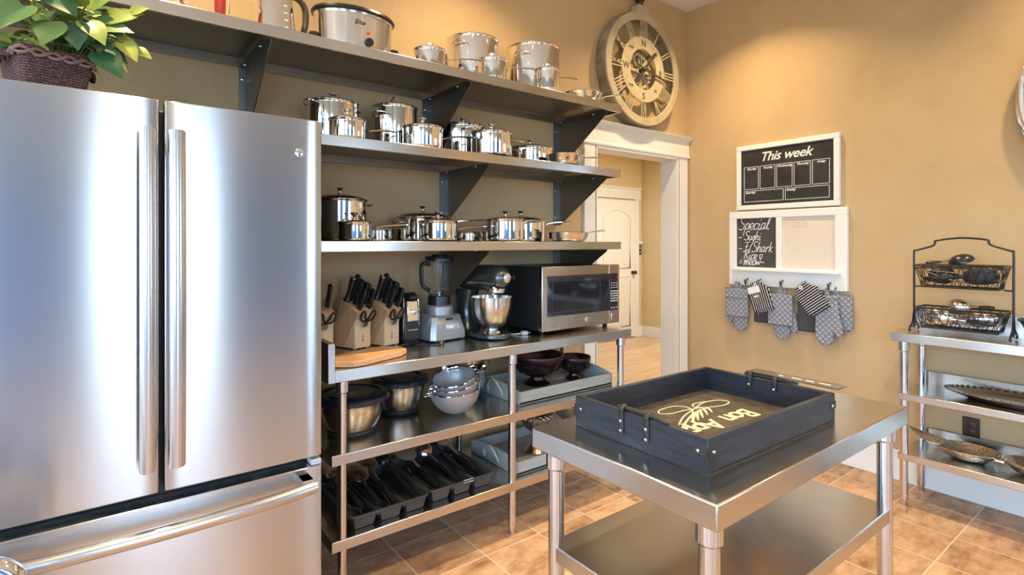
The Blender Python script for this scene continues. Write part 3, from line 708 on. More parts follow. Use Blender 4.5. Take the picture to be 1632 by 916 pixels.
for a in range(4): m.tube([(0,0,.225),(.02*math.cos(a*PI/2),.02*math.sin(a*PI/2),.235),(.03*math.cos(a*PI/2),.03*math.sin(a*PI/2),.25)], .003, 6, 2)
m.build('blade_assembly', CHR, t)
MB().lathe([(.006,0),(.006,.012),(.012,.014),(.012,.018),(.001,.018)], 16, T(.0,0,.217)).build('drive_hub', CHR, t)
Mf = T(0,-.0865,.083) @ RX(-.26) @ FY(0,0,0)
bg = MB().prism([(-.045,-.014),(.045,-.014),(.045,.014),(-.045,.014)], -.001, .0025, 'z', M=T(.012,-.090,.07) @ RX(-.225) @ FY(0,0,0)).build('badge', BTN, t, bev=.004)
lettering('badge_letters', 'Cuisinart', .02, T(.012,-.0952,.0645) @ RX(-.225) @ FY(0,0,0), CHR, bg)
MB().box(-.018, .018, -.088, -.074, .104, .112).build('switch', BLK, t, bev=.002)
for s_ in (-1, 1):
    MB().box(s_*.08-.012, s_*.08+.012, -.085, -.06, 0, .007).build('foot', BLM, t)
# stand mixer, head pointing at the room
t = thing('stand_mixer', 'dark grey stand mixer with steel bowl, left of the microwave', 'mixer', (1.597,2.26,.9006), .06)
m = MB()
pl = [(.092*math.cos(a)+0, .105*math.sin(a)*1.0) for a in [PI+PI*i/16 for i in range(17)]]
pl = [(x, y-.0) for x, y in pl]+[(.09,.12),(.082,.27),(.05,.295),(-.05,.295),(-.082,.27),(-.09,.12)]
m.prism(pl, .004, .028); m.build('base_plate', MIX, t, bev=.006)
MB().lathe([(.05,.028),(.048,.036),(.03,.038)], 30).build('bowl_seat', CHR, t)
m = MB(); cr = lambda w, y0, y1, z: [(w*math.cos(a), (y0+y1)/2+(y1-y0)/2*math.sin(a), z) for a in [2*PI*i/24 for i in range(24)]]
st = [cr(.075,.13,.285,.026), cr(.055,.155,.28,.07), cr(.048,.17,.272,.14), cr(.055,.15,.275,.20), cr(.058,.13,.28,.235)]
m.add([p for r in st for p in r], [tuple(range(23,-1,-1)), tuple(range(96,120))]+[(k*24+i, k*24+(i+1) % 24, k*24+24+(i+1) % 24, k*24+24+i) for k in range(4) for i in range(24)])
m.build('column', MIX, t)
# head: bullet-shaped, swept along y
m = MB(); prof = [(.30,.004,.285),(.295,.03,.285),(.27,.05,.288),(.20,.063,.295),(.10,.068,.300),(.0,.068,.303),(-.06,.064,.304),(-.09,.054,.304),(-.108,.036,.304),(-.114,.018,.304),(-.115,.002,.304)]
rs = []
for y, r, zc in prof: rs.append([(r*.92*math.cos(a), y, zc+r*math.sin(a)*(1.0 if math.sin(a) > 0 else .95)) for a in [2*PI*i/28 for i in range(28)]])
m.add([p for r in rs for p in r], [tuple(range(28)), tuple(range(28*11-1, 28*10-1, -1))]+[(k*28+i, k*28+(i+1) % 28, k*28+28+(i+1) % 28, k*28+28+i) for k in range(10) for i in range(28)])
hd = m.build('motor_head', MIX, t, ang=60)
MB().lathe([(.022,0),(.024,.004),(.024,.016),(.018,.02),(.001,.02)], 24, FY(.0,-.108,.308)).build('hub_cap', CHR, hd)
MB().lathe([(.008,0),(.008,.012),(.012,.014),(.012,.022),(.001,.023)], 16, T(.044,-.095,.308) @ RY(PI/2)).build('hub_knob', BLK, hd)
m = MB().tube([(-.063,.24,.275),(-.066,.1,.277),(-.064,0,.28),(-.05,-.08,.283)], .006, 8, 4, fx=.5); m.build('side_band', CHR, hd)
MB().lathe([(.048,.232),(.05,.24),(.05,.262),(.046,.266)], 28, T(0,-.035,0)).build('planet_housing', CHR, t)
MB().lathe([(.008,.12),(.008,.235)], 14, T(0,-.01,0)).build('shaft', CHR, t)
MB().tube([(0,-.01,.19),(0,-.05,.16),(0,-.05,.10),(0,-.01,.07),(0,.03,.10),(0,.03,.16),(0,-.01,.19)], .006, 8, 4, fx=.8).build('flat_beater', BTN, t)
MB().lathe([(.035,.036),(.04,.042),(.048,.05),(.075,.075),(.097,.12),(.106,.17),(.108,.205),(.112,.207),(.112,.2095),(.105,.207),(.103,.17),(.094,.122),(.07,.077),(.001,.06)], 48).build('bowl', BRU, t, ang=60)
MB().tube([(.06,.10,.004),(.115,.04,.004),(.135,-.02,.004),(.165,-.045,.008)], .004, 8, 6).build('cord', BTN, t)
pg = MB().box(0,.035,-.012,.012,0,.02, T(.163,-.044,.0) @ RZ(-.35)).build('plug', BTN, t, bev=.004)
for s_ in (-1,1): MB().box(.035,.05,s_*.006-.002,s_*.006+.002,.009,.013, T(.163,-.044,.0) @ RZ(-.35)).build('prong', CHR, pg)
# microwave
t = thing('microwave_oven', 'large stainless microwave oven at the right end of the work table', 'microwave', (0,0,.9006))
mx0, mx1, my, mzb, mzt = 1.824, 2.419, 2.13, .02, .357
mx1 = 2.415
MB().box(mx0+.004, mx1-.004, my+.03, 2.55, mzb, mzt-.003).build('cabinet', OVN, t, bev=.006)
fx = MB().box(mx0, 2.325, my, my+.032, mzb, mzt).build('door', OVF, t, bev=.005)
MB().box(2.327, mx1, my, my+.032, mzb, mzt).build('control_panel', OVF, t, bev=.005)
MB().box(mx0+.035, 2.325, my-.003, my+.004, mzb+.075, mzt-.05).build('window', OVG, fx, bev=.002)
wf = MB()
for a in ((mx0+.068, 2.252, mzb+.095, mzb+.097), (mx0+.068, 2.252, mzt-.078, mzt-.076), (mx0+.068, mx0+.07, mzb+.095, mzt-.076), (2.25, 2.252, mzb+.095, mzt-.076)): wf.box(a[0], a[1], my-.0036, my-.003, a[2], a[3])
wf.build('window_border', mat('window_border_blue', (.05,.07,.10), .2), fx)
cp = MB().box(2.327, mx1-.018, my-.003, my+.004, mzb+.075, mzt-.05).build('keypad_glass', OVG, t, bev=.002)
MB().box(2.340, mx1-.03, my-.0036, my-.003, mzt-.088, mzt-.063).build('display', mat('display_dark', (.03,.012,.02), .15), cp)
for r in range(3):
    for c in range(3): MB().box(2.338+.021*c, 2.352+.021*c, my-.0038, my-.003, mzt-.108-.013*r, mzt-.104-.013*r).build('key', BTN, cp)
for r in range(5):
    for c in range(4): MB().box(2.337+.0165*c, 2.345+.0165*c, my-.0038, my-.003, mzt-.155-.014*r, mzt-.149-.014*r).build('key', WHT, cp)
for c in range(3): MB().box(2.338+.021*c, 2.35+.021*c, my-.0038, my-.003, mzb+.088, mzb+.093).build('key', BTN, cp)
MB().box(2.342, mx1-.02, my-.006, my+.004, mzb+.02, mzb+.06).build('door_button', OVF, t, bev=.003)
bd = MB().lathe([(.015,0),(.015,.003),(.012,.004),(.001,.004)], 28, FY(2.15, my-.0005, mzb+.038)).build('badge', CHR, fx)
lettering('badge_letters', 'GE', .012, FY(2.15, my-.0047, mzb+.034), BLM, bd, .3)
for x in (mx0+.05, mx1-.06):
    for y in (my+.06, 2.5): MB().lathe([(.012,0),(.014,.004),(.014,mzb+.002)], 14, T(x, y, 0)).build('foot', BLK, t)
# ------------------------------------------------------------------ undershelves of the work table
def steel_bowl(label, loc, r, h, base=True, lid=True, grp=None):
    t = thing('mixing_bowl', label, 'bowl', loc)
    MB().lathe([(r*.55,.0),(r*.62,.006),(r*.8,h*.3),(r*.95,h*.7),(r,h-.004),(r+.006,h),(r+.004,h+.002),(r-.004,h-.004),(r*.93,h*.7),(r*.78,h*.31),(r*.6,.012),(.001,.01)], 48).build('bowl', BRU, t, ang=60)
    MB().lathe([(r*.54,0),(r*.66,.0),(r*.72,.012),(r*.70,.018)], 40).build('rubber_base', BLM, t)
    if lid:
        l = MB().lathe([(r+.004,h-.018),(r+.012,h-.016),(r+.013,h+.006),(r+.006,h+.012),(r*.9,h+.013),(r*.86,h+.006),(r*.72,h+.006),(r*.68,h+.014),(r*.35,h+.017),(.001,h+.017)], 48).build('lid', NAV, t)
        MB().box(r*.93, r+.03, -.03, .03, h-.006, h+.004, RZ(-1.9)).build('lid_tab', NAV, l, bev=.003)
    return t
zm = .579
steel_bowl('steel mixing bowl with dark lid under the work table nearest the fridge', (.865,2.255,zm+.0005), .142, .155)
steel_bowl('second steel mixing bowl with dark lid, behind the nested strainers on the undershelf', (1.15,2.385,zm+.0005), .122, .155)
t = thing('colander', 'shiny steel colander standing behind the strainers, holding a small steel bowl', 'colander', (1.512,2.385,zm+.0005))
MB().lathe([(.07,.0),(.07,.012),(.085,.02),(.112,.09),(.119,.15),(.135,.157),(.135,.160),(.117,.156),(.109,.09),(.08,.024),(.001,.02)], 48).build('bowl', POL, t, ang=60)
for s_ in (-1, 1): MB().tube([(s_*.133,-.03,.157),(s_*.152,-.025,.165),(s_*.156,0,.168),(s_*.152,.025,.165),(s_*.133,.03,.157)], .004, 8, 3).build('side_handle', POL, t)
t = thing('small_bowl', 'small steel bowl sitting in the colander under the work table', 'bowl', (1.512,2.382,zm+.004))
MB().lathe([(.05,.085),(.066,.1),(.088,.15),(.108,.205),(.112,.207),(.105,.205),(.085,.152),(.062,.103),(.001,.09)], 40).build('bowl', BRU, t)
MB().ring(.11, .003, .206, 40).build('rim', CHR, t)
def strainer(label, M, r, d, hl):
    t = thing('strainer', label, 'strainer'); t.matrix_world = M
    pr = []
    for j in range(13):
        a = PI/2*j/12; pr.append((max(.001, r*math.sin(a)), -d*math.cos(a)))
    MB().lathe(pr, 40, cap=False).build('mesh_bowl', MSH, t)
    MB().ring(r+.002, .0035, 0, 40).build('rim', CHR, t)
    MB().tube([(-r,-.014,0),(-r-hl*.6,-.012,.0),(-r-hl,0,.0),(-r-hl*.6,.012,.0),(-r,.014,0)], .0026, 8, 3).build('handle', CHR, t)
    MB().tube([(r,-.02,0),(r+.025,-.012,0),(r+.028,0,0),(r+.025,.012,0),(r,.02,0)], .0025, 8, 3).build('rest_hook', CHR, t)
    return t
sx_, sy_, sz_ = 1.338, 2.195, zm+.1205
strainer('lowest and deepest mesh strainer of the nest under the work table', T(sx_,sy_,sz_) @ RY(-.08) @ RX(.06), .118, .118, .045)
strainer('middle mesh strainer of the nest, tilted over the deepest one', T(sx_,sy_,sz_+.034) @ RY(-.24) @ RX(.10), .109, .109, .045)
strainer('topmost mesh strainer of the nest under the work table', T(sx_-.004,sy_,sz_+.053) @ RY(-.26) @ RX(.10), .100, .100, .04)
def crate(label, x0, x1, y0, y1, z, h, hx):
    t = thing('serving_tray', label, 'tray', ((x0+x1)/2, (y0+y1)/2, z+.0005)); a, b = (x1-x0)/2, (y1-y0)/2; w = .012
    MB().box(-a, a, -b, b, 0, .01).build('bottom', GRT, t)
    for s_ in (-1, 1):
        MB().box(-a, a, s_*b-(w if s_ > 0 else 0), s_*b+(w if s_ < 0 else 0), 0, h).build('side', GRT, t, bev=.002)
        # end boards swell up in the middle where the strap handle sits
        e = MB().prism([(-b,0),(b,0),(b,h)]+[(b*math.cos(PI*i/12), h+.028*math.sin(PI*i/12)**2) for i in range(1, 12)]+[(-b,h)], s_*a-w/2, s_*a+w/2, 'x').build('end_board', GRT, t, bev=.002)
        MB().tube([(s_*(a+w/2),-.06,h*.35),(s_*(a+w/2+.012),-.055,h*.9),(s_*(a+w/2+.016),0,h+.035),(s_*(a+w/2+.012),.055,h*.9),(s_*(a+w/2),.06,h*.35)], .007, 8, 5, fx=.35).build('strap_handle', mat('pale_leather', (.55,.53,.45), .5) if 'pale_leather' not in bpy.data.materials else bpy.data.materials['pale_leather'], e)
    return t
crate('grey wooden serving tray under the work table holding two dark bronze bowls', 1.66, 2.325, 2.11, 2.495, zm, .062, 1)
crate('grey wooden serving tray on the bottom undershelf holding silver pedestal bowls', 1.615, 2.29, 2.075, 2.47, .253, .062, 1)
def ped_bowl(label, loc, r, h, mt, mt2=None):
    t = thing('pedestal_bowl', label, 'bowl', loc); f = h*.3
    MB().lathe([(r*.50,0),(r*.52,.006),(r*.46,.014),(r*.30,f*.55),(r*.27,f*.85),(r*.34,f)], 40).build('foot', mt, t)
    MB().lathe([(r*.25,f*.95),(r*.5,f*1.12),(r*.80,h*.50),(r*.95,h*.72),(r*.985,h*.9),(r*1.01,h*.985),(r,h),(r*.97,h*.985),(r*.93,h*.74),(r*.76,h*.54),(r*.4,f*1.3),(.001,f*1.25)], 48).build('bowl', mt, t, ang=60)
    m = MB()
    for k in range(8):
        a0 = 2*PI*k/8
        for q_ in (-.5, -.25, 0, .25, .5):
            pts = []
            for j in range(5):
                u = j/4; zz = h*(.46+.26*u); rr = r*(.76+.185*min(1, u*1.1)); aa = a0+q_*u*.65
                pts.append((rr*1.012*math.cos(aa), rr*1.012*math.sin(aa), zz))
            m.tube(pts, .003, 5, 2)
    o = m.build('leaf_relief', mt, t)
    MB().ring(r*.985, .0028, h*.86, 48).build('rim_band', mt, t)
    return t
ped_bowl('large dark bronze pedestal bowl with embossed leaves on the grey tray', (1.97,2.345,zm+.0118), .148, .168, BRZ)
ped_bowl('smaller dark bronze pedestal bowl to the right of the large one', (2.213,2.30,zm+.0118), .098, .132, BRZ)
PSI = mat('antique_silver', (.52,.45,.38), .2, 1)
def pierced(label, loc, r, h):
    t = thing('compote', label, 'bowl', loc)
    MB().lathe([(r*.55,0),(r*.58,.008),(r*.5,.018),(r*.44,.026),(r*.3,.04),(r*.22,.06),(r*.2,.07)], 40).build('foot', PSI, t)
    MB().lathe([(r*.16,.068),(r*.2,.08),(r*.13,.09),(r*.19,.1),(r*.3,h*.6)], 30).build('stem', PSI, t)
    MB().lathe([(r*.28,h*.56),(r*.6,h*.68),(r*.95,h*.97),(r,h),(r*.95,h*.985),(r*.56,h*.71),(.001,h*.62)], 44, cap=False).build('bowl', PSI, t)
    m = MB()
    for k in range(22):
        a = 2*PI*k/22; m.ring(.011, .0028, 0, 10, 5, M=T(r*.97*math.cos(a), r*.97*math.sin(a), h*.985) @ RZ(a) @ RY(PI/2-.5))
    m.build('pierced_border', PSI, t)
    return t
pierced('antique silver pedestal compote on the bottom grey tray beside the table leg', (1.868,2.24,.2648), .105, .205)
pierced('antique silver compote farther right on the bottom grey tray', (2.125,2.27,.2648), .10, .215)
# flatware trays
def flat_tray(label, x0, x1, y0, y1, z):
    t = thing('flatware_tray', label, 'tray', ((x0+x1)/2, (y0+y1)/2, z)); a, b = (x1-x0)/2, (y1-y0)/2; h = .055; W3 = 2*a/3
    for k in range(3):
        u0 = -a+.006+k*W3; u1 = u0+W3-.012
        # open bin: tapered floor and four walls as one closed shell
        c = lambda e, zz: [(u0+e,-b+e,zz),(u1-e,-b+e,zz),(u1-e,b-e,zz),(u0+e,b-e,zz)]
        vs = c(.012,0)+c(.0,h)+c(.004,h)+c(.015,.004)
        fs = [(3,2,1,0),(12,13,14,15)]
        for q0, q1 in ((0,4),(4,8),(8,12)):
            for i in range(4): j = (i+1) % 4; fs.append((q0+i, q0+j, q1+j, q1+i))
        MB().add(vs, fs).build('bin', DGR, t, bev=.004)
    # rolled rim and curved dividers
    pl = []
    for cx_, cy_, a0 in ((a-.02,-b+.02,-PI/2),(a-.02,b-.02,0),(-a+.02,b-.02,PI/2),(-a+.02,-b+.02,PI)):
        for i in range(6): g = a0+PI/2*i/5; pl.append((cx_+.024*math.cos(g), cy_+.024*math.sin(g), h))
    MB().tube(pl, .005, 8, 0, closed=True, fx=1.4).build('rim', DGR, t)
    for k in (1, 2):
        x = -a+k*W3
        MB().prism([(-b,h)]+[(-b+2*b*i/12, h+.004-.016*math.sin(PI*i/12)) for i in range(13)]+[(b,h),(b,h-.02),(-b,h-.02)], x-.009, x+.009, 'x').build('divider', DGR, t, bev=.003)
    return t
ft = flat_tray('dark grey flatware tray holding ladles and skimmers, left of its twin', .79, 1.125, 2.06, 2.50, .2535)
f2 = flat_tray('dark grey flatware tray holding serving spoons, right of its twin', 1.145, 1.475, 2.075, 2.51, .2535)
MB().box(-.0, .05, -.2245, -.2195, .048, .060).build('label_tab', WHT, f2)
BSP = mat('grey_brown_spoon', (.46,.39,.34), .3, .6)
SKM = mat('utensil_steel', (.62,.58,.55), .18, 1)
def utensil(kind, label, x, y, z, ang, tilt, L=.27, hm=None, mt=None, cat='utensil', roll=0, sc=1.0):
    # lies with head toward +y after rotation; handle toward -y
    t = thing(kind, label, cat); t.matrix_world = T(x, y, z) @ RZ(ang) @ RX(tilt) @ RY(roll)
    mt = mt or BSP; hm = hm or BLK; w = .034*sc
    if kind in ('ladle',):
        vs = MB().lathe([(.001,-.034),(w*.6,-.028),(w*.95,-.014),(w*1.05,0),(w*.98,0),(w*.88,-.012),(w*.55,-.024),(.001,-.03)], 28, T(0,.03,.0) @ RX(PI+.15), sy=1.25); vs.build('bowl', mt, t)
    elif kind in ('skimmer', 'slotted_spoon', 'serving_spoon', 'turner'):
        sy = {'skimmer':1.15,'slotted_spoon':1.4,'serving_spoon':1.5,'turner':1.6}[kind]
        b = MB().lathe([(.001,.016),(w*.5,.014),(w*.85,.007),(w*1.0,0),(w*.97,-.002),(w*.82,.005),(w*.48,.012),(.001,.014)], 28, T(0,.035,.0), sy=sy).build('bowl', mt, t)
        if kind in ('skimmer', 'slotted_spoon'):
            for i in range(-2, 3):
                for j in range(-2, 3):
                    if i*i+j*j < 7:
                        px, py = i*.011, j*.012*sy; q2 = (px/w)**2+(py/(w*sy))**2
                        if q2 < .8: MB().cyl((px, .035+py, .0165-.0165*q2-.001), (px, .035+py, .0175-.0165*q2), .0028, 8).build('hole', BLM, b)
    elif kind == 'pasta_fork':
        b = MB().lathe([(.001,.016),(w*.5,.014),(w*.9,.007),(w,0),(w*.94,-.002),(w*.48,.012),(.001,.014)], 28, T(0,.035,.0), sy=1.3).build('bowl', mt, t)
        for k in range(10):
            a = 2*PI*k/10; MB().tube([(w*math.cos(a),.035+w*1.3*math.sin(a),0),(w*1.02*math.cos(a),.035+w*1.33*math.sin(a),-.018)], [.003,.0015], 6, 0).build('prong', mt, b)
    elif kind == 'whisk':
        b = MB()
        for k in range(6):
            a = PI*k/6; b.tube([(0,-.02,0),(w*.8*math.cos(a),.03,w*.8*math.sin(a)),(w*.9*math.cos(a),.07,w*.9*math.sin(a)),(0,.11,0),(-w*.9*math.cos(a),.07,-w*.9*math.sin(a)),(-w*.8*math.cos(a),.03,-w*.8*math.sin(a)),(0,-.02,0)], .0012, 5, 4)
        b.build('wires', mt, t)
    elif kind == 'tongs':
        for s_ in (-1, 1):
            MB().tube([(s_*.004,-L,0),(s_*.016,-L*.5,0),(s_*.02,-.02,0),(s_*.008,.05,0)], [.008,.007,.006,.010], 8, 4, fx=.6).build('arm', mt, t)
        return t
    MB().tube([(0,-.008,.004),(0,-.05,.004),(0,-L*.45,.002)], [.0075*sc,.0045,.0045], 8, 3, fx=1.3, fy=.5).build('neck', mt, t)
    MB().tube([(0,-L*.42,.002),(0,-L*.55,.003),(0,-L*.85,.004),(0,-L,.002)], [.006,.009,.011,.006], 10, 4, fx=1.15, fy=.6).build('handle', hm, t)
    return t
zt = .26
# left tray: heads at the back, resting on the rear rim
utensil('slotted_spoon', 'shiny slotted spoon at the left of the left flatware tray', .838, 2.32, zt+.098, .04, .20, .23, mt=SKM, sc=1.35)
utensil('serving_spoon', 'shiny brownish serving spoon beside the slotted spoon in the left tray', .905, 2.27, zt+.108, .02, .24, .2, mt=SKM, sc=1.4)
utensil('skimmer', 'round perforated skimmer in the middle bin of the left flatware tray', .983, 2.35, zt+.104, -.02, .20, .27, mt=SKM, sc=1.5)
utensil('ladle', 'dark ladle behind the skimmer in the left flatware tray', 1.080, 2.40, zt+.088, .0, .16, .28, mt=BLK, sc=1.1)
utensil('tongs', 'dark steel tongs low in the middle bin of the left flatware tray', .975, 2.30, zt+.028, .0, .05, .2, mt=SKM)
utensil('turner', 'black turner lying low in the left bin of the left tray', .885, 2.36, zt+.028, .0, .05, .24, mt=BLK, sc=.7)
utensil('whisk', 'steel wire whisk lying at the front of the left flatware tray', .830, 2.17, zt+.030, 3.14, .05, .14, mt=SKM, sc=.6)
utensil('turner', 'black turner leaning out of the left end of the left flatware tray', .822, 2.42, zt+.055, .02, .15, .2, mt=BLK, sc=.8)
# right tray
utensil('serving_spoon', 'grey brown serving spoon in the left bin of the right flatware tray', 1.195, 2.39, zt+.095, .02, .20, .28, mt=BSP, sc=1.5)
utensil('ladle', 'dark ladle in the middle bin of the right flatware tray', 1.298, 2.40, zt+.085, .02, .16, .28, mt=SKM, sc=1.3)
utensil('pasta_fork', 'dark pasta fork beside the ladle in the right flatware tray', 1.368, 2.43, zt+.085, .0, .16, .29, mt=BLK, sc=.85)
utensil('serving_spoon', 'grey brown spoon at the right rear of the right flatware tray', 1.432, 2.43, zt+.088, .0, .17, .29, mt=BSP, sc=1.05)
utensil('tongs', 'dark tongs lying low in the left bin of the right flatware tray', 1.20, 2.33, zt+.028, .0, .05, .2, mt=SKM)
utensil('turner', 'black turner lying low in the right bin of the right tray', 1.42, 2.36, zt+.028, .0, .05, .24, mt=BLK, sc=.8)
# ------------------------------------------------------------------ wooden tray on the island
t = thing('wooden_tray', 'black wooden serving tray with cream lettering on the island table', 'tray', (1.285,.832,.9005), -.018)
a, b, h, w = .287, .197, .078, .014
MB().box(-a, a, -b, b, .0, .009).build('tray_floor', TRF, t)
for s_ in (-1, 1):
    MB().box(-a, a, s_*b-(w if s_ > 0 else 0), s_*b+(w if s_ < 0 else 0), 0, h).build('long_side', TRW, t, bev=.002)
for s_ in (-1, 1):
    x0, x1 = (s_*a-w, s_*a+.0005) if s_ > 0 else (s_*a-.0005, s_*a+w)
    e = MB().box(x0, x1, -b-.0005, b+.0005, -.0003, h+.0005).build('end_side', TRW, t, bev=.002)
    for y in (.036, -.040):
        xo = s_*(a+.0035)
        st = MB().tube([(xo,y,h*.30),(xo,y,h*.9),(xo+s_*.001,y,h+.004),(s_*(a-.007),y,h+.013),(s_*(a-w-.0035),y,h+.004),(s_*(a-w-.0035),y,h*.62)], .0075, 8, 4, fx=1.0, fy=.32, up=(1,0,0)).build('strap', BLM, e)
        for z in (h*.40, h*.70): MB().lathe([(.0042,0),(.0036,.002),(.001,.003)], 12, T(xo+s_*.0015, y, z) @ RY(s_*PI/2)).build('screw', CHR, e)
        MB().lathe([(.0042,0),(.0036,.002),(.001,.003)], 12, T(s_*(a-w-.0058), y, h*.72) @ RY(-s_*PI/2)).build('screw', CHR, e)
    MB().tube([(s_*(a-.007),.055,h+.006),(s_*(a-.007),.02,h+.007),(s_*(a-.005),-.05,h+.007),(s_*(a+.001),-.10,h+.004)], [.004,.0055,.006,.003], 10, 4).build('grip_rod', BLM, e)
    for sy in (-1, 1):
        xo = s_*(a+.002); yo = sy*(b+.002)
        MB().box(min(xo, xo-s_*.003), max(xo, xo-s_*.003), min(yo, yo-sy*.035), max(yo, yo-sy*.035), h*.48, h*.74).box(min(xo, xo-s_*.03), max(xo, xo-s_*.03), min(yo, yo-sy*.003), max(yo, yo-sy*.003), h*.48, h*.74).build('corner_strap', BLM, e, bev=.001)
        MB().lathe([(.0042,0),(.0036,.002),(.001,.003)], 12, T(xo, yo-sy*.024, h*.61) @ RY(s_*PI/2)).build('screw', CHR, e)
        MB().lathe([(.0042,0),(.0036,.002),(.001,.003)], 12, T(xo-s_*.02, yo, h*.61) @ RX(-sy*PI/2)).build('screw', CHR, e)
Rl = Matrix(((-1,0,0,0),(0,-1,0,0),(0,0,1,0),(0,0,0,1)))
lettering('lettering', 'Bon  Appetit', .086, T(-.017,-.002,.0094) @ Rl, CRM, t, .12, .0004, bold=.0014, spacing=.86)
MB().tube([(-.125,-.075,.0098),(-.118,-.058,.0098)], .002, 6, 0, fy=.3).build('accent', CRM, t)
m = MB()
def fl(pts, r): m.tube([(x, y, .0098) for x, y in pts], r, 8, 5, fy=.15)
fl([(-.09,.02),(-.02,.055),(.06,.078),(.13,.098),(.19,.088),(.20,.06),(.16,.048),(.10,.065),(.075,.09),(.10,.108),(.15,.10)], .0022)
fl([(-.03,.035),(.03,.062),(.055,.10),(.03,.128),(-.03,.128),(-.055,.108),(-.03,.09),(.03,.085),(.09,.07)], .0022)
fl([(-.12,-.01),(-.04,.03),(.05,.06),(.09,.06)], .003)
for k in range(5): fl([(-.05+.03*k, .004+.006*k),(-.015+.027*k, .03+.006*k),(.035+.016*k,.055+.004*k)], [.001,.0042,.001])
m.build('flourish', CRM, t)
SMK = mat('smoky_clear', (.62,.60,.56), .1, 0, .3, Transmission_Weight=1.0, IOR=1.1)
t = thing('clear_sheet', 'thin smoky clear sheet with white marks lying on the far rim of the tray', 'sheet', (1.588,.752,.990), -.018)
MB().box(-.03, .028, -.135, .125, 0, .003).build('sheet', SMK, t, bev=.001)
m = MB()
for k, (u, l) in enumerate(((.03,.012),(-.015,.028),(-.05,.022),(-.09,.03))): m.box(-.006+.002*(k % 2), .001, u-l/2, u+l/2, .003, .0034)
m.build('white_marks', CHALK, t)
# ------------------------------------------------------------------ boards on the back wall
t = thing('weekly_planner_board', 'black weekly planner chalkboard in a white frame, hung above the message board', 'chalkboard', (XB, 1.80, 1.617))
W2, H2 = .344, .458; fw = .034
MB().box(-.022, -.001, -W2+.02, W2-.02, .02, H2-.02).build('chalk_panel', CHK, t)
m = MB()
for (y0, y1, z0, z1) in ((-W2, W2, 0, fw), (-W2, W2, H2-fw, H2), (-W2, -W2+fw, fw, H2-fw), (W2-fw, W2, fw, H2-fw)): m.box(-.033, -.0005, y0, y1, z0, z1)
m.build('frame', WHT, t, bev=.004)
lettering('title', 'This week', .088, FX(-.0222, .0, H2-fw-.086), CHALK, t, .35, .0003, spacing=.95, bold=.001)
m = MB()
def cbox(y0, y1, z0, z1, w=.0028):
    for (p, q, c, d) in ((y0, y1, z0, z0+w), (y0, y1, z1-w, z1), (y0, y0+w, z0, z1), (y1-w, y1, z0, z1)): m.box(-.0229, -.0221, p, q, c, d)
yl = W2-fw-.018; cw = (2*yl)/5
days = ['Monday','Tuesday','Wednesday','Thursday','Friday']
for k in range(5):
    y1 = yl-k*cw; cbox(y1-cw+.007, y1-.003, .145, .305)
    lettering('day_name', days[k], .021, FX(-.0222, y1-cw/2, .283), CHALK, t, .35, .0003, bold=.0004)
for k in range(2):
    y1 = yl-k*yl; cbox(y1-yl+.008, y1-.003, fw+.022, .135)
    lettering('day_name', ['Saturday','Sunday'][k], .021, FX(-.0222, y1-.012, .116), CHALK, t, .35, .0003, align='LEFT', bold=.0004)
m.build('day_boxes', CHALK, t)
t = thing('message_board', 'white framed message board with chalkboard and pinboard halves above the oven mitts', 'message board', (XB, 1.806, 1.08))
W2, H2 = .394, .527
MB().box(-.020, -.001, .045, W2-.05, .125, H2-.04).build('chalk_panel', CHK2, t)
MB().box(-.020, -.001, -W2+.06, .02, .125, H2-.04).build('pinboard', LIN, t)
m = MB()
for (y0, y1, z0, z1) in ((-W2, W2, H2-.05, H2), (W2-.055, W2, 0, H2-.05), (-W2, -W2+.07, 0, H2-.05), (.013, .05, .13, H2-.05), (-W2+.07, W2-.055, .0, .13)): m.box(-.032, -.0005, y0, y1, z0, z1)
m.build('frame', WHT, t, bev=.003)
MB().box(-.062, -.03, -W2+.035, W2-.03, .105, .122).build('ledge', WHT, t, bev=.003)
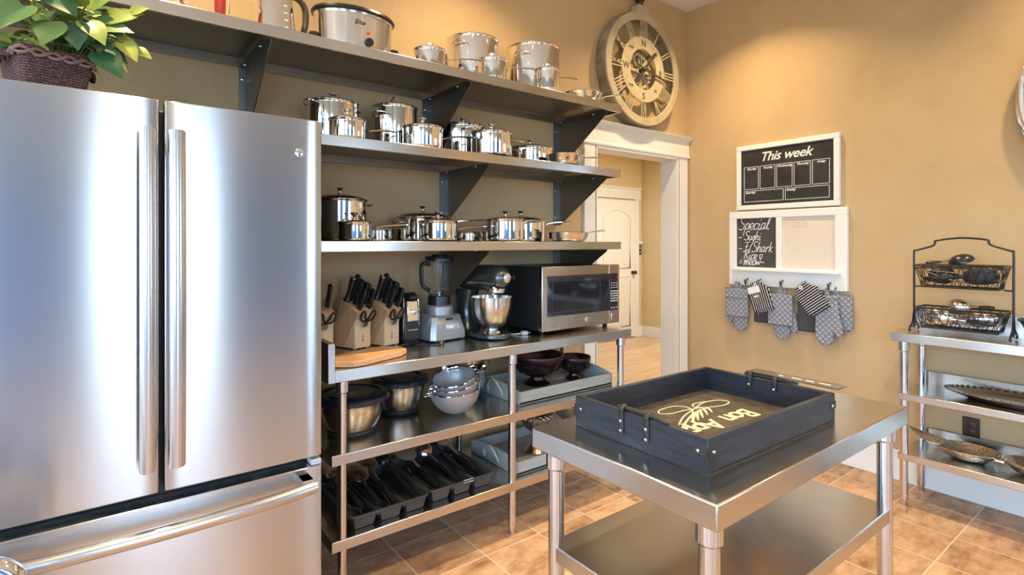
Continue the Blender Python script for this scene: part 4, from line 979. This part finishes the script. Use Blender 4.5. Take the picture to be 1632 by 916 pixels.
GL = {'S':([[(.45,.9),(.25,1),(.08,.85),(.15,.6),(.4,.42),(.42,.15),(.22,0),(0,.12)]],.5),'p':([[(.08,.5),(.02,-.45)],[(.06,.38),(.2,.52),(.33,.38),(.28,.1),(.06,.08)]],.38),
 'e':([[(.0,.15),(.3,.3),(.26,.48),(.1,.48),(.03,.25),(.12,.02),(.36,.1)]],.34),'c':([[(.3,.42),(.15,.5),(.03,.3),(.1,.03),(.34,.1)]],.32),'i':([[(.06,.4),(.09,.48),(.08,.1),(.16,0),(.25,.08)],[(.13,.7),(.15,.76)]],.24),
 'a':([[(.3,.45),(.12,.5),(.02,.25),(.1,.02),(.27,.2),(.31,.48),(.29,.1),(.42,.06)]],.42),'l':([[(.0,.1),(.2,.7),(.22,.98),(.12,.98),(.07,.5),(.1,.05),(.28,.08)]],.3),
 'u':([[(.03,.5),(.04,.12),(.15,0),(.28,.15),(.31,.5),(.3,.08),(.42,.06)]],.42),'s':([[(0,.1),(.18,.52),(.26,.2),(.18,0),(.02,.06)]],.32),'h':([[(.1,1),(.03,0),(.1,.35),(.22,.5),(.3,.35),(.3,.05),(.42,.06)]],.42),
 'F':([[(0,.9),(.5,.98)],[(.25,.95),(.2,0),(.02,.1)],[(.1,.5),(.42,.55)]],.5),'/':([[(-.02,-.15),(.32,1.1)]],.36),'r':([[(.04,.48),(.06,.0)],[(.06,.3),(.18,.5),(.3,.46)]],.32),'k':([[(.06,.95),(.04,0)],[(.32,.5),(.08,.24),(.36,.0)]],.4),
 'R':([[(.08,.95),(.02,0)],[(0,.9),(.3,1),(.4,.75),(.1,.5)],[(.14,.5),(.45,.02)]],.5),'m':([[(.03,.5),(.04,0),(.1,.38),(.2,.5),(.24,.3),(.24,0),(.3,.38),(.4,.5),(.45,.3),(.47,.02)]],.55),
 'o':([[(.2,.5),(.05,.3),(.12,.02),(.3,.1),(.32,.38),(.2,.5),(.3,.44),(.4,.46)]],.4),'w':([[(.0,.45),(.08,.05),(.2,.4),(.3,.05),(.42,.48)]],.46),'-':([[(0,.3),(.35,.3)]],.5),'=':([[(0,.2),(.3,.2)],[(0,.42),(.3,.42)]],.5),' ':([],.2),
 '*':([[(.02,.5),(.2,.0),(.32,.5),(.02,.5)]],.4)}
def scrawl(parent, body, y, z, size, slant=.25):
    m = MB(); u = 0
    for ch in body:
        st, wd = GL[ch]
        for s_ in st:
            m.tube([(-.0205, y-(u+px_+slant*py_)*size, z+py_*size) for px_, py_ in s_], .0024, 5, 3, fx=1, fy=1)
        u += wd
    m.build('chalk_writing', CHALK, parent)
scrawl(t, 'Special', .330, .395, .092)
scrawl(t, '- Sushi', .330, .322, .064)
scrawl(t, '-F/Shark', .330, .238, .074)
scrawl(t, '  Rice *', .315, .185, .068)
scrawl(t, '=meow-', .325, .145, .07)
pn = MB()
for k in range(7):
    q_ = MB().lathe([(.006,0),(.003,.004),(.004,.009),(.006,.011),(.001,.012)], 10, FX(-.020, -.005-.024*k, H2-.085)).build('push_pin', CRM, t)
    MB().box(-.0205, -.0198, -.009-.024*k, -.001-.024*k, H2-.115, H2-.09).build('paper_tag', CRM, q_)
for y in (.249, .155, 0, -.145, -.30):
    MB().tube([(-.032,y,.05),(-.05,y,.04),(-.062,y,.02),(-.056,y,.008),(-.066,y,.03)][:4]+[(-.07,y,.02),(-.075,y,.045)], .0045, 8, 3).build('hook', CLB, t)
# hanging mitts and pot holders. u is to the viewer's right, x goes towards the wall
def flat(poly, th, mt, name, parent, ang=0, bev=.008):
    return MB().prism([(-u*math.cos(ang)+v*math.sin(ang), v*math.cos(ang)+u*math.sin(ang)) for u, v in poly], -th, 0, 'x').build(name, mt, parent, bev=bev, seg=3)
def loop(parent, u, v, mt=QLT, n='hanging_loop', hh=.05):
    MB().tube([(-.006,-u+.008,v-.01),(-.012,-u+.006,v+hh*.6),(-.014,-u,v+hh),(-.008,-u-.006,v+hh*.6),(-.006,-u-.008,v-.01)], .005, 6, 4, fx=1.2, fy=.5).build(n, mt, parent)
MIT = [(-.06,0),(-.063,-.10),(-.066,-.2),(-.062,-.255),(-.045,-.29),(-.012,-.305),(.02,-.297),(.042,-.265),(.045,-.225),(.062,-.25),(.082,-.252),(.094,-.225),(.088,-.17),(.068,-.10),(.062,0)]
def mitt(label, x, y, z, flip=1, s=1):
    t = thing('oven_mitt', label, 'oven mitt', (x, y, z))
    pl = [(u*flip*s, v*s) for u, v in MIT]
    flat(pl, .024, QLT, 'mitt', t, bev=.009)
    m = MB().box(-.027, .002, -.066*s, .066*s, -.014, .003); m.build('cuff', QLT, t, bev=.004); loop(t, .0, 0)
    return t
def holder(label, x, y, z, w=.17, h=.19, mt=QLT, ang=0, pocket=False):
    t = thing('pot_holder', label, 'pot holder', (x, y, z))
    pl = [(-w/2,-h),(w/2,-h),(w/2,0),(-w/2,0)]
    flat(pl, .014, mt, 'pad', t, ang, .006)
    rot = lambda u, v: (-.007, -u*math.cos(ang)+v*math.sin(ang), v*math.cos(ang)+u*math.sin(ang))
    MB().tube([rot(*p) for p in pl], .0062, 8, 0, closed=True).build('piping', mt, t)
    if pocket: MB().tube([rot(-w/2, -h*.30), rot(w/2, -h*.30)], .005, 8, 0, M=T(-.007,0,0)).build('pocket_hem', mt, t)
    loop(t, 0, 0, mt); return t
mitt('grey quilted oven mitt hanging at the left, mostly behind a pot holder', 3.690, 2.115, 1.05, -1, .98)
holder('leftmost grey quilted pot holder with a pocket, hanging in front of a mitt', 3.662, 2.122, 1.056, .165, .20, pocket=True)
mitt('grey quilted oven mitt hanging in the middle behind a pot holder', 3.688, 1.795, 1.03, 1, .98)
holder('middle grey quilted pot holder hanging between the two striped ones', 3.660, 1.808, 1.040, .155, .21)
mitt('grey quilted oven mitt fully in view at the right end of the hooks', 3.664, 1.515, 1.045, 1, 1.02)
holder('rightmost grey quilted pot holder, half hidden behind the full mitt', 3.700, 1.475, 1.052, .175, .215)
def striped(label, x, y, z, ang, eyelet, band, STR=STR):
    t = thing('striped_pot_holder', label, 'pot holder', (x, y, z)); t.rotation_euler = (ang, 0, 0)
    w, h = .135, .20
    flat([(-w/2,-h),(w/2,-h),(w/2,-.05),(w*.25,.0),(-w*.25,0),(-w/2,-.05)], .022, STR, 'pad', t, 0, .008)
    for k in range(4): MB().tube([(-.011,-w/2+.002,-.06-.034*k),(-.012,-w/2-.012,-.075-.034*k),(-.011,-w/2+.002,-.09-.034*k)], .007, 6, 3).build('ruffle', STR, t)
    for k in range(4): MB().tube([(-.011,w/2-.02-.032*k,-h+.002),(-.012,w/2-.03-.032*k,-h-.012),(-.011,w/2-.045-.032*k,-h+.002)], .007, 6, 3).build('ruffle', STR, t)
    MB().ring(.009, .0032, 0, 20, 8, M=T(-.0235,-eyelet,-.022) @ RY(PI/2)).build('eyelet', WHT, t)
    if band: MB().box(-.0245, -.0222, -.02, w*.46, -.075, -.03).build('label_band', WHT, t); MB().box(-.0245, -.0222, .0, .03, -.105, -.093).build('small_tag', WHT, t)
    return t
striped('striped black and white pot holder with a white label, second from the left', 3.648, 1.975, 1.112, -.30, .0, True)
striped('striped black and white pot holder without label, between middle holder and right mitt', 3.642, 1.672, 1.11, -.66, .0, False, STR2)
def pad(label, x, y, z):
    t = thing('trivet_pad', label, 'trivet', (x, y, z))
    flat([(-.07,-.22),(.07,-.22),(.07,0),(-.07,0)], .01, GRY, 'pad', t, 0, .004)
    MB().tube([(-.011,.062,-.212),(-.011,-.062,-.212),(-.011,-.062,-.02),(-.011,.062,-.02)], .004, 6, 0, closed=True).build('raised_edge', GRY, t); loop(t, 0, 0, GRY)
pad('dark grey pad hanging behind the labelled striped pot holder', 3.704, 1.945, 1.045)
pad('dark grey pad hanging behind the unlabelled striped pot holder', 3.704, 1.645, 1.02)
# ------------------------------------------------------------------ wall clock
t = thing('wall_clock', 'large round gear clock with roman numerals above the doorway', 'clock', (3.085, YW, 2.612))
m = MB(); N = 120; vs = []; fs = []
rows = [(.396, .004, 0), (.405, .006, 1), (.405, .072, 1), (.396, .082, 0), (.385, .084, 0), (.385, .05, 0), (.37, .004, 0)]
for r, y, tooth in rows:
    for i in range(N*2):
        a = PI*i/N; rr = r-(.010 if tooth and (i//1) % 2 else 0); vs.append((rr*math.cos(a), -y, rr*math.sin(a)))
n2 = N*2
for k in range(len(rows)-1):
    for i in range(n2): fs.append((k*n2+i, k*n2+(i+1) % n2, (k+1)*n2+(i+1) % n2, (k+1)*n2+i))
for i in range(n2): fs.append(((len(rows)-1)*n2+i, (len(rows)-1)*n2+(i+1) % n2, (i+1) % n2, i))
m.add(vs, fs); m.build('gear_rim', CLD, t, ang=20)
def annulus(m, r0, r1, y0, y1, n=72):
    m.lathe([(r0,y0),(r1,y0),(r1,y1),(r0,y1),(r0,y0)], n, FY(0,0,0), cap=False)
m = MB(); annulus(m, .342, .398, .080, .094); fr_ = m.build('face_ring', CLK, t, bev=.003, ang=30)
m = MB(); annulus(m, .142, .232, .076, .084); cr_ = m.build('compass_ring', CLK, t, bev=.002, ang=30)
for ch, a in (('N',90),('E',0),('S',270),('W',180)):
    g = math.radians(a); lettering('compass_letter', ch, .062, FY(.187*math.cos(g), -.0842, .187*math.sin(g)-.022), CLB, cr_, 0, .0006, bold=.001)
for ch, a in (('NW',135),('NE',45),('SE',315),('SW',225)):
    g = math.radians(a); lettering('compass_letter', ch, .03, FY(.187*math.cos(g), -.0842, .187*math.sin(g)-.01), CLB, cr_, 0, .0005, bold=.0008)
rom = ['XII','I','II','III','IIII','V','VI','VII','VIII','IX','X','XI']
for k, rm in enumerate(rom):
    m = MB(); g = PI/2-k*PI/6; wid = {'I':.020,'V':.042,'X':.042}; tot = sum(wid[c] for c in rm); u = -tot/2
    R_ = FY(0,0,0) @ RZ(g-PI/2) @ T(0,0,.078)
    def bar(u0, v0, u1, v1, w=.0085): m.prism([(u0-w/2,v0),(u0+w/2,v0),(u1+w/2,v1),(u1-w/2,v1)], 0, .008, 'z', M=R_)
    for c in rm:
        c0 = u+wid[c]/2
        if c == 'I': bar(c0, .228, c0*1.15, .346)
        elif c == 'X': bar(c0-.015, .228, c0+.015, .346, .010); bar(c0+.015, .228, c0-.015, .346, .006)
        else: bar(c0, .228, c0-.015, .346, .010); bar(c0, .228, c0+.015, .346, .006)
        u += wid[c]
    m.build('numeral', CLK, t)
m = MB(); vs = []; fs = []
for r, z in ((.135,.03),(.135,.044)):
    for i in range(96):
        a = 2*PI*i/96; rr = r-(.010 if (i//2) % 2 else 0); vs.append((rr*math.cos(a), rr*math.sin(a), z))
for r, z in ((.105,.044),(.105,.03)):
    for i in range(96):
        a = 2*PI*i/96; vs.append((r*math.cos(a), r*math.sin(a), z))
for k in range(4):
    for i in range(96): fs.append((k*96+i, k*96+(i+1) % 96, ((k+1) % 4)*96+(i+1) % 96, ((k+1) % 4)*96+i))
m.add(vs, fs, FY(0,0,0))
for k in range(8):
    a = PI*k/4; m.prism([(.02,-.007),(.11,-.012),(.11,.012),(.02,.007)], .032, .046, 'z', M=FY(0,0,0) @ RZ(a))
m.lathe([(.001,.03),(.03,.03),(.03,.05),(.001,.05)], 24, FY(0,0,0)); m.build('inner_gear', CLK, t, ang=30)
for k in range(3):
    a = 2.0+k*2.1; m = MB(); vs = []; q_ = .045
    m.tube([(q_*math.cos(2*PI*i/40)*(1 if i % 2 else .86), q_*math.sin(2*PI*i/40)*(1 if i % 2 else .86), 0) for i in range(40)], .006, 6, 0, closed=True, M=FY(.072*math.cos(a), -.055, .072*math.sin(a)))
    m.build('small_gear', CLD, t)
# four struts hold the compass ring and the inner gear to the rim at the back
m = MB()
for k in range(4):
    m.box(.10, .385, -.008, .008, .012, .022, FY(0,0,0) @ RZ(PI/4+k*PI/2)); m.box(.18, .196, -.008, .008, .02, .078, FY(0,0,0) @ RZ(PI/4+k*PI/2)); m.box(.11, .126, -.008, .008, .02, .034, FY(0,0,0) @ RZ(PI/4+k*PI/2))
m.build('back_strut', CLD, t)
for nm, g, L in (('hour_hand', 48, .20), ('minute_hand', -12, .335)):
    MB().prism([(-.09,-.005),(-.06,-.012),(-.04,-.005),(0,-.010),(L*.70,-.006),(L*.72,-.016),(L*.84,-.010),(L,0),(L*.84,.010),(L*.72,.016),(L*.70,.006),(0,.010),(-.04,.005),(-.06,.012),(-.09,.005)], .098 if L > .3 else .092, .101 if L > .3 else .095, 'z', M=FY(0,0,0) @ RZ(math.radians(g))).build(nm, CLB, t)
MB().lathe([(.016,.05),(.016,.104),(.01,.108),(.001,.108)], 20, FY(0,0,0)).build('hub', CLB, t)
m = MB().prism([(-.075,.395),(.075,.395),(.055,.455),(-.055,.455)], .02, .085, 'z', M=FY(0,0,0)).build('crown_cap', CLK, t, bev=.004)
h_ = MB().lathe([(.022,.455),(.022,.49),(.032,.495),(.036,.51),(.03,.525),(.001,.53)], 24, T(0,-.05,0)).build('crown_knob', CLB, t)
# ------------------------------------------------------------------ round mirror at the right
t = thing('round_mirror', 'round silver rimmed mirror on the back wall at the right edge', 'mirror', (XB, .13, 2.09))
FXO = FX(0,0,0)
MB().lathe([(.30,.0),(.30,.055),(.36,.06),(.001,.06)], 40, FXO).build('backing', BLM, t)
MB().lathe([(.49,.058),(.5,.062),(.5,.07),(.485,.074),(.47,.072),(.46,.062)], 80, FXO, cap=False).build('rim', CHR, t)
MB().lathe([(.001,.062),(.495,.062),(.48,.071),(.001,.071)], 80, FXO).build('mirror_glass', mat('mirror_silver', (.9,.92,.93), .03, 1), t)
# ------------------------------------------------------------------ things on the narrow rack
t = thing('wire_basket_stand', 'black two tier wire basket stand with arched handle on the narrow rack', 'basket stand', (3.50, .81, .907))
MB().tube([(0,.2,.02),(0,.2,.30),(0,.2,.425),(0,.19,.435),(0,.12,.458),(0,.108,.475),(0,.10,.487),(0,.0,.500),(0,-.10,.490),(0,-.108,.478),(0,-.12,.462),(0,-.19,.435),(0,-.2,.425),(0,-.2,.30),(0,-.2,.02)], .0052, 10, 3).build('arched_frame', BLK, t)
for s_ in (-1, 1):
    MB().tube([(0,s_*.2,.13),(-.02,s_*.2,.06),(-.055,s_*.2,.035),(-.075,s_*.2,.02),(-.07,s_*.2,.008),(-.055,s_*.2,.012)], .0045, 8, 4).tube([(0,s_*.2,.13),(.02,s_*.2,.06),(.055,s_*.2,.035),(.075,s_*.2,.02),(.07,s_*.2,.008),(.055,s_*.2,.012)], .0045, 8, 4).tube([(-.06,s_*.2,.03),(.06,s_*.2,.03)], .004, 8, 0).build('foot', BLK, t)
    for z in (.236,): MB().tube([(0,s_*.2,z+.01),(0,s_*.19,z+.006),(0,s_*.165,z+.008)], .004, 8, 3).build('hanger', BLK, t)
def wbasket(z0, z1):
    m = MB(); B0 = (.05,.155); B1 = (.082,.178)
    rect = lambda bx, z: [(-bx[0],-bx[1],z),(bx[0],-bx[1],z),(bx[0],bx[1],z),(-bx[0],bx[1],z)]
    m.tube(rect(B1, z1), .005, 8, 0, closed=True).tube(rect(B0, z0), .005, 8, 0, closed=True).tube(rect((B1[0]-.004,B1[1]-.003), z1-.014), .0025, 6, 0, closed=True)
    for s_ in (-1, 1):
        for n_, ax in ((9, 1), (4, 0)):
            for k in range(n_):
                for q_ in (0, 1):
                    f0 = -1+2*(k+q_)/n_; f1 = -1+2*(k+1-q_)/n_
                    p0 = (s_*B0[0], f0*B0[1], z0) if ax else (f0*B0[0], s_*B0[1], z0)
                    p1 = (s_*B1[0], f1*B1[1], z1) if ax else (f1*B1[0], s_*B1[1], z1)
                    m.tube([p0, p1], .0016, 5, 0)
    for k in range(9): m.tube([(-B0[0], -.14+.035*k, z0), (B0[0], -.14+.035*k, z0)], .0016, 5, 0)
    for k in range(3): m.tube([(-.025+.025*k, -B0[1], z0), (-.025+.025*k, B0[1], z0)], .0016, 5, 0)
    m.build('wire_basket', BLK, t)
wbasket(.247, .358); wbasket(.034, .136)
bx, by, bz = 3.50, .81, .907
def tool(kd, lb, dx, dy, dz, an, ti, sc, L, mt, hm=BLK):
    # dx, dy, dz: middle of the tool relative to the stand
    c = (.085*sc-L)/2; ca = math.cos(an)
    utensil(kd, lb, bx+dx+c*math.sin(an), by+dy-c*ca, bz+dz-c*math.sin(ti), an, ti, L, hm, mt, roll=-PI/2*round(ca) if kd != 'ladle' else -.5*ca, sc=sc)
up = [('serving_spoon', 'big matte black spoon in front at the right of the upper wire basket', -.046, .0, .302, PI, .10, 1.25, .19, BLM), ('tongs', 'chrome tongs lying slanted in the front of the upper wire basket', -.027, .01, .300, PI, -.20, 1.0, .16, SKM),
      ('slotted_spoon', 'black slotted spoon with its head at the left of the upper wire basket', -.010, .0, .298, 0, .08, 1.25, .19, BLK), ('turner', 'glossy black turner behind the big matte spoon in the upper wire basket', .008, .0, .300, PI, .16, 1.2, .19, BLK),
      ('skimmer', 'black skimmer with its head at the left back of the upper wire basket', .026, .0, .302, 0, .14, 1.2, .19, BLK), ('turner', 'matte black turner against the back of the upper wire basket', .045, .0, .300, PI, .05, 1.2, .19, BLM),
      ('ladle', 'black ladle whose cup stands above the rim of the upper wire basket', .0, .035, .378, PI, .10, 1.25, .12, BLK)]
for r_ in up: tool(*r_)
lo = [('serving_spoon', 'shiny spoon in front with its bowl at the left of the lower wire basket', -.046, .0, .085, 0, .06, 1.2, .19, SKM), ('tongs', 'shiny tongs slanting across the front of the lower wire basket', -.029, .0, .085, PI, .14, 1.0, .18, SKM),
      ('slotted_spoon', 'shiny slotted spoon with its bowl at the right of the lower wire basket', -.012, .0, .087, PI, .08, 1.2, .18, SKM), ('skimmer', 'shiny skimmer left of centre in the lower wire basket', .007, .02, .09, 0, .06, 1.2, .13, SKM),
      ('turner', 'shiny turner with its head at the right back of the lower wire basket', .026, .0, .088, PI, .08, 1.15, .18, SKM), ('serving_spoon', 'shiny spoon against the back of the lower wire basket', .045, .0, .088, 0, .05, 1.15, .18, SKM),
      ('ladle', 'shiny ladle lying on top in the middle of the lower wire basket', .0, -.03, .152, 0, .0, 1.1, .11, SKM)]
for r_ in lo: tool(*r_)
t = thing('dark_bowl', 'dark metal bowl at the right edge on top of the narrow rack', 'bowl', (3.512, .44, .9075))
MB().lathe([(.08,0),(.09,.004),(.13,.06),(.15,.105),(.157,.11),(.15,.108),(.125,.062),(.08,.012),(.001,.01)], 48).build('bowl', mat('dark_pan', (.05,.065,.075), .3, .6), t, ang=60)
MB().ring(.155, .004, .109, 48).build('rim', BLK, t)
t = thing('oval_platter', 'large oval silver platter on the middle shelf of the narrow rack', 'platter', (3.535, .60, .594))
PLT = mat('platter_pewter', (.40,.36,.33), .2, 1)
MB().lathe([(.6,0),(.66,.0),(.72,.010),(.86,.020),(1.0,.030),(1.01,.033),(.99,.034),(.85,.025),(.70,.014),(.62,.008),(.001,.007)], 72, Matrix.Diagonal((.145,.285,1.15,1))).build('dish', PLT, t, ang=60)
m = MB()
for k in range(52):
    a = 2*PI*k/52; c = (math.cos(a), math.sin(a))
    m.ell((c[0]*.145*.985, c[1]*.285*.985, .040), .0075, .0075, .004, 8, 5)
m.build('beaded_rim', PLT, t)
m = MB().ring(1, .003, .024, 60, 6, sx=.120, sy=.236); m.build('rim_groove', PLT, t)
t = thing('double_serving_dish', 'hammered silver double dish with a leaf shaped end on the bottom rack shelf', 'dish', (3.53, .66, .278))
for y in (.13, -.135):
    MB().lathe([(.35,.0),(.45,.0),(.75,.018),(.96,.052),(1.0,.060),(1.0,.063),(.94,.056),(.72,.024),(.4,.007),(.001,.006)], 48, T(0,y,0) @ Matrix.Diagonal((.105,.132,.9,1))).build('dish_bowl', SIL, t, ang=60)
MB().box(-.06, .06, -.022, .018, .036, .052).build('bridge', SIL, t, bev=.006)
m = MB(); vs = []; fs = []
for j in range(9):
    u = j/8; wv = .075*math.sin(PI*(.25+.75*u)**1.0)*(1-u*.3)+.002
    for i in range(7):
        v = -1+2*i/6; vs.append((v*wv, .235+.155*u, .05+.045*u*u+.012*v*v))
n_ = len(vs); vs += [(x, y, z-.004) for x, y, z in vs]
for j in range(8):
    for i in range(6):
        q_ = j*7+i; fs += [(q_, q_+1, q_+8, q_+7), (n_+q_+7, n_+q_+8, n_+q_+1, n_+q_)]
bd_ = [i for i in range(7)]+[j*7+6 for j in range(1, 9)]+[56+i for i in range(5, -1, -1)]+[j*7 for j in range(7, 0, -1)]
for k in range(len(bd_)): a_, b_ = bd_[k], bd_[(k+1) % len(bd_)]; fs.append((b_, a_, n_+a_, n_+b_))
m.add(vs, fs); m.build('leaf_end', SIL, t)
t = thing('wall_outlet', 'dark brown outlet plate on the back wall between the rack shelves', 'outlet', (XB, .817, .39))
MB().box(-.006, 0, -.037, .037, -.058, .058).build('plate', BRN, t, bev=.002)
for z in (-.02, .02):
    s_ = MB().lathe([(.017,.005),(.017,.009),(.015,.010),(.001,.010)], 24, FX(0,0,z)).build('socket', BRN, t)
    MB().box(-.0108, -.0095, -.008, -.006, z-.004, z+.006).build('slot', BLM, s_); MB().box(-.0108, -.0095, .006, .008, z-.004, z+.006).build('slot', BLM, s_)
# ------------------------------------------------------------------ plant on the fridge
t = thing('potted_pothos', 'leafy green pothos in a plum wicker basket on top of the fridge', 'plant', (-.113, 2.03, 1.7655), .37)
def sq(hw, z, c=.018):
    p = []
    for k in range(4):
        a = PI/2*k; bx_, by_ = [(1,-1),(1,1),(-1,1),(-1,-1)][k]
        for i in range(4):
            g = a-PI/2+PI/2*i/3; p.append((bx_*(hw-c)+c*math.cos(g), by_*(hw-c)+c*math.sin(g), z))
    return p
R_ = [sq(.066,.0), sq(.078,.08), sq(.085,.128), sq(.090,.130), sq(.090,.143), sq(.083,.145), sq(.078,.125), sq(.06,.012)]
m = MB(); m.add([p for r in R_ for p in r], [tuple(range(15,-1,-1)), tuple(range(7*16, 8*16))]+[(k*16+i, k*16+(i+1) % 16, k*16+16+(i+1) % 16, k*16+16+i) for k in range(7) for i in range(16)])
m.build('basket', WIC, t, ang=50)
m = MB(); pts = sq(.089, .125, .015); LN = []
for k in range(len(pts)):
    p, q_ = V(pts[k]), V(pts[(k+1) % len(pts)]); n_ = max(1, int((q_-p).length/.006))
    for i in range(n_): LN.append(p+(q_-p)*i/n_)
for ph in (0, PI):
    m.tube([tuple(V((p.x, p.y, p.z+.008*math.sin(k*.55+ph)))*1 + V((p.x, p.y, 0)).normalized()*.003*math.cos(k*.55+ph)) for k, p in enumerate(LN)], .0045, 6, 0, closed=True)
m.build('braided_rim', mat('wicker_light', (.30,.19,.17), .5), t)
MB().add(sq(.078, .118), [tuple(range(16))]).build('moss', mat('moss_brown', (.03,.035,.015), .9), t)
for s_ in (-1, 1): MB().tube([(s_*.088,-.03,.12),(s_*.105,-.02,.115),(s_*.112,0,.10),(s_*.108,.02,.115),(s_*.088,.03,.12)], .006, 8, 4).build('basket_handle', WIC, t)
lm = MB(); ym = MB(); sm_ = MB()
inv = (T(-.113, 2.03, 1.7655) @ RZ(.37)).inverted()
def leaf(P, d, nrm, s, lm=lm):
    # heart-shaped blade, tip along d, gently folded on its midrib
    d = V(d).normalized(); n_ = V(nrm); n_ = (n_-d*n_.dot(d)).normalized(); w_ = d.cross(n_)
    vs = []; rows = [(-.12,.22,.30),(0,.0,.44),(.18,.0,.50),(.4,.0,.44),(.62,.0,.31),(.82,.0,.15),(1.0,.0,.012)]
    for k, (u, back, hw) in enumerate(rows):
        for j in (-1,-.55,0,.55,1):
            uu = u if j else (u if k else .02)
            cz = .16*abs(j)*hw-.22*u*u
            vs.append(tuple(inv @ (V(P)+(d*uu+w_*(j*hw)+n_*cz)*s)))
    fs = [(k*5+j, k*5+j+1, k*5+j+6, k*5+j+5) for k in range(6) for j in range(4)]
    lm.add(vs, fs)
def stem(P, Q):
    P, Q = V(P), V(Q); M_ = (P+Q)/2+V((0,0,.05)); sm_.tube([tuple(inv @ p) for p in (P, M_, Q)], .0025, 5, 4)
L0 = [(.045,1.96,2.03,.6,.35,.085),(.085,1.95,2.06,.8,.5,.05),(.0,1.93,1.995,1,.05,.10),(.05,1.95,1.965,1,-.3,.075),(.06,1.93,1.955,.6,-.7,.07),(.095,1.95,1.95,.9,-.4,.05),
      (.01,1.92,1.915,.6,-.75,.095),(-.02,1.90,1.985,.4,-.5,.085),(-.05,1.89,1.97,.1,-.8,.085),(-.095,1.88,1.965,-.2,-.7,.09),(-.15,1.86,1.985,-.4,-.6,.10),(-.085,1.90,2.035,.3,-.3,.085),
      (-.13,1.89,2.05,-.3,.1,.075),(-.165,1.90,2.085,-.5,.4,.08),(-.10,1.91,2.09,.1,.5,.075),(-.05,1.92,2.085,.5,.5,.08),(-.02,1.94,2.05,.7,.5,.08),(.02,1.95,2.025,.9,.3,.09),(-.005,1.91,1.94,.6,-.3,.07),(.03,1.94,1.93,.9,-.5,.06)]
for (x, y, z, dx, dz, s_) in L0:
    leaf((x, y, z), (dx, -.35, dz), (.1+random.uniform(-.3,.3), -.75, .55), s_*.86, ym if (x > .03 or z > 2.04) else lm); stem((-.08+.3*(x+.08), 2.01, 1.88), (x, y, z))
for k in range(95):
    a = random.uniform(0, 2*PI); r = random.uniform(.03, .16); z = 1.93+random.uniform(0, .17)-r*.25
    x, y = -.11+r*math.cos(a), 2.01+r*.62*math.sin(a)
    leaf((x, y, z), (math.cos(a), math.sin(a)*.8-.2, random.uniform(-.6,.5)), (random.uniform(-.3,.3), -.55, .8), random.uniform(.042,.075), ym if k % 5 == 0 else lm)
    if k % 3 == 0: stem((-.1, 2.02, 1.88), (x, y, z))
lm.build('foliage', LEF, t, ang=80); ym.build('young_foliage', YNG, t, ang=80); sm_.build('stems', STM, t)
# ------------------------------------------------------------------ chair back poking into the lower left corner
t = thing('tubular_chair', 'chrome tube chair back at the lower left corner in front of the fridge', 'chair', (-.325, 1.425, 0), PI)
hb = MB().tube([(-.20,0,.45),(-.21,-.01,.60),(-.20,-.03,.708),(-.14,-.04,.751),(.0,-.045,.761),(.14,-.04,.751),(.20,-.03,.708),(.21,-.01,.60),(.20,0,.45)], .02, 16, 6).build('back_hoop', CHR, t)
MB().tube([(-.13,-.04,.753),(0,-.045,.762),(.12,-.042,.755)], .0225, 16, 6).build('grip_sleeve', mat('grey_grip', (.07,.08,.10), .35), hb)
MB().box(-.21, .21, -.02, .38, .43, .465).build('seat', BLM, t, bev=.015)
for sx in (-1, 1):
    for y in (0, .36): MB().tube([(sx*.19,y,.44),(sx*.2,y,.2),(sx*.205,y+(.02 if y else -.02),.0)], .013, 12, 4).build('leg', CHR, t)
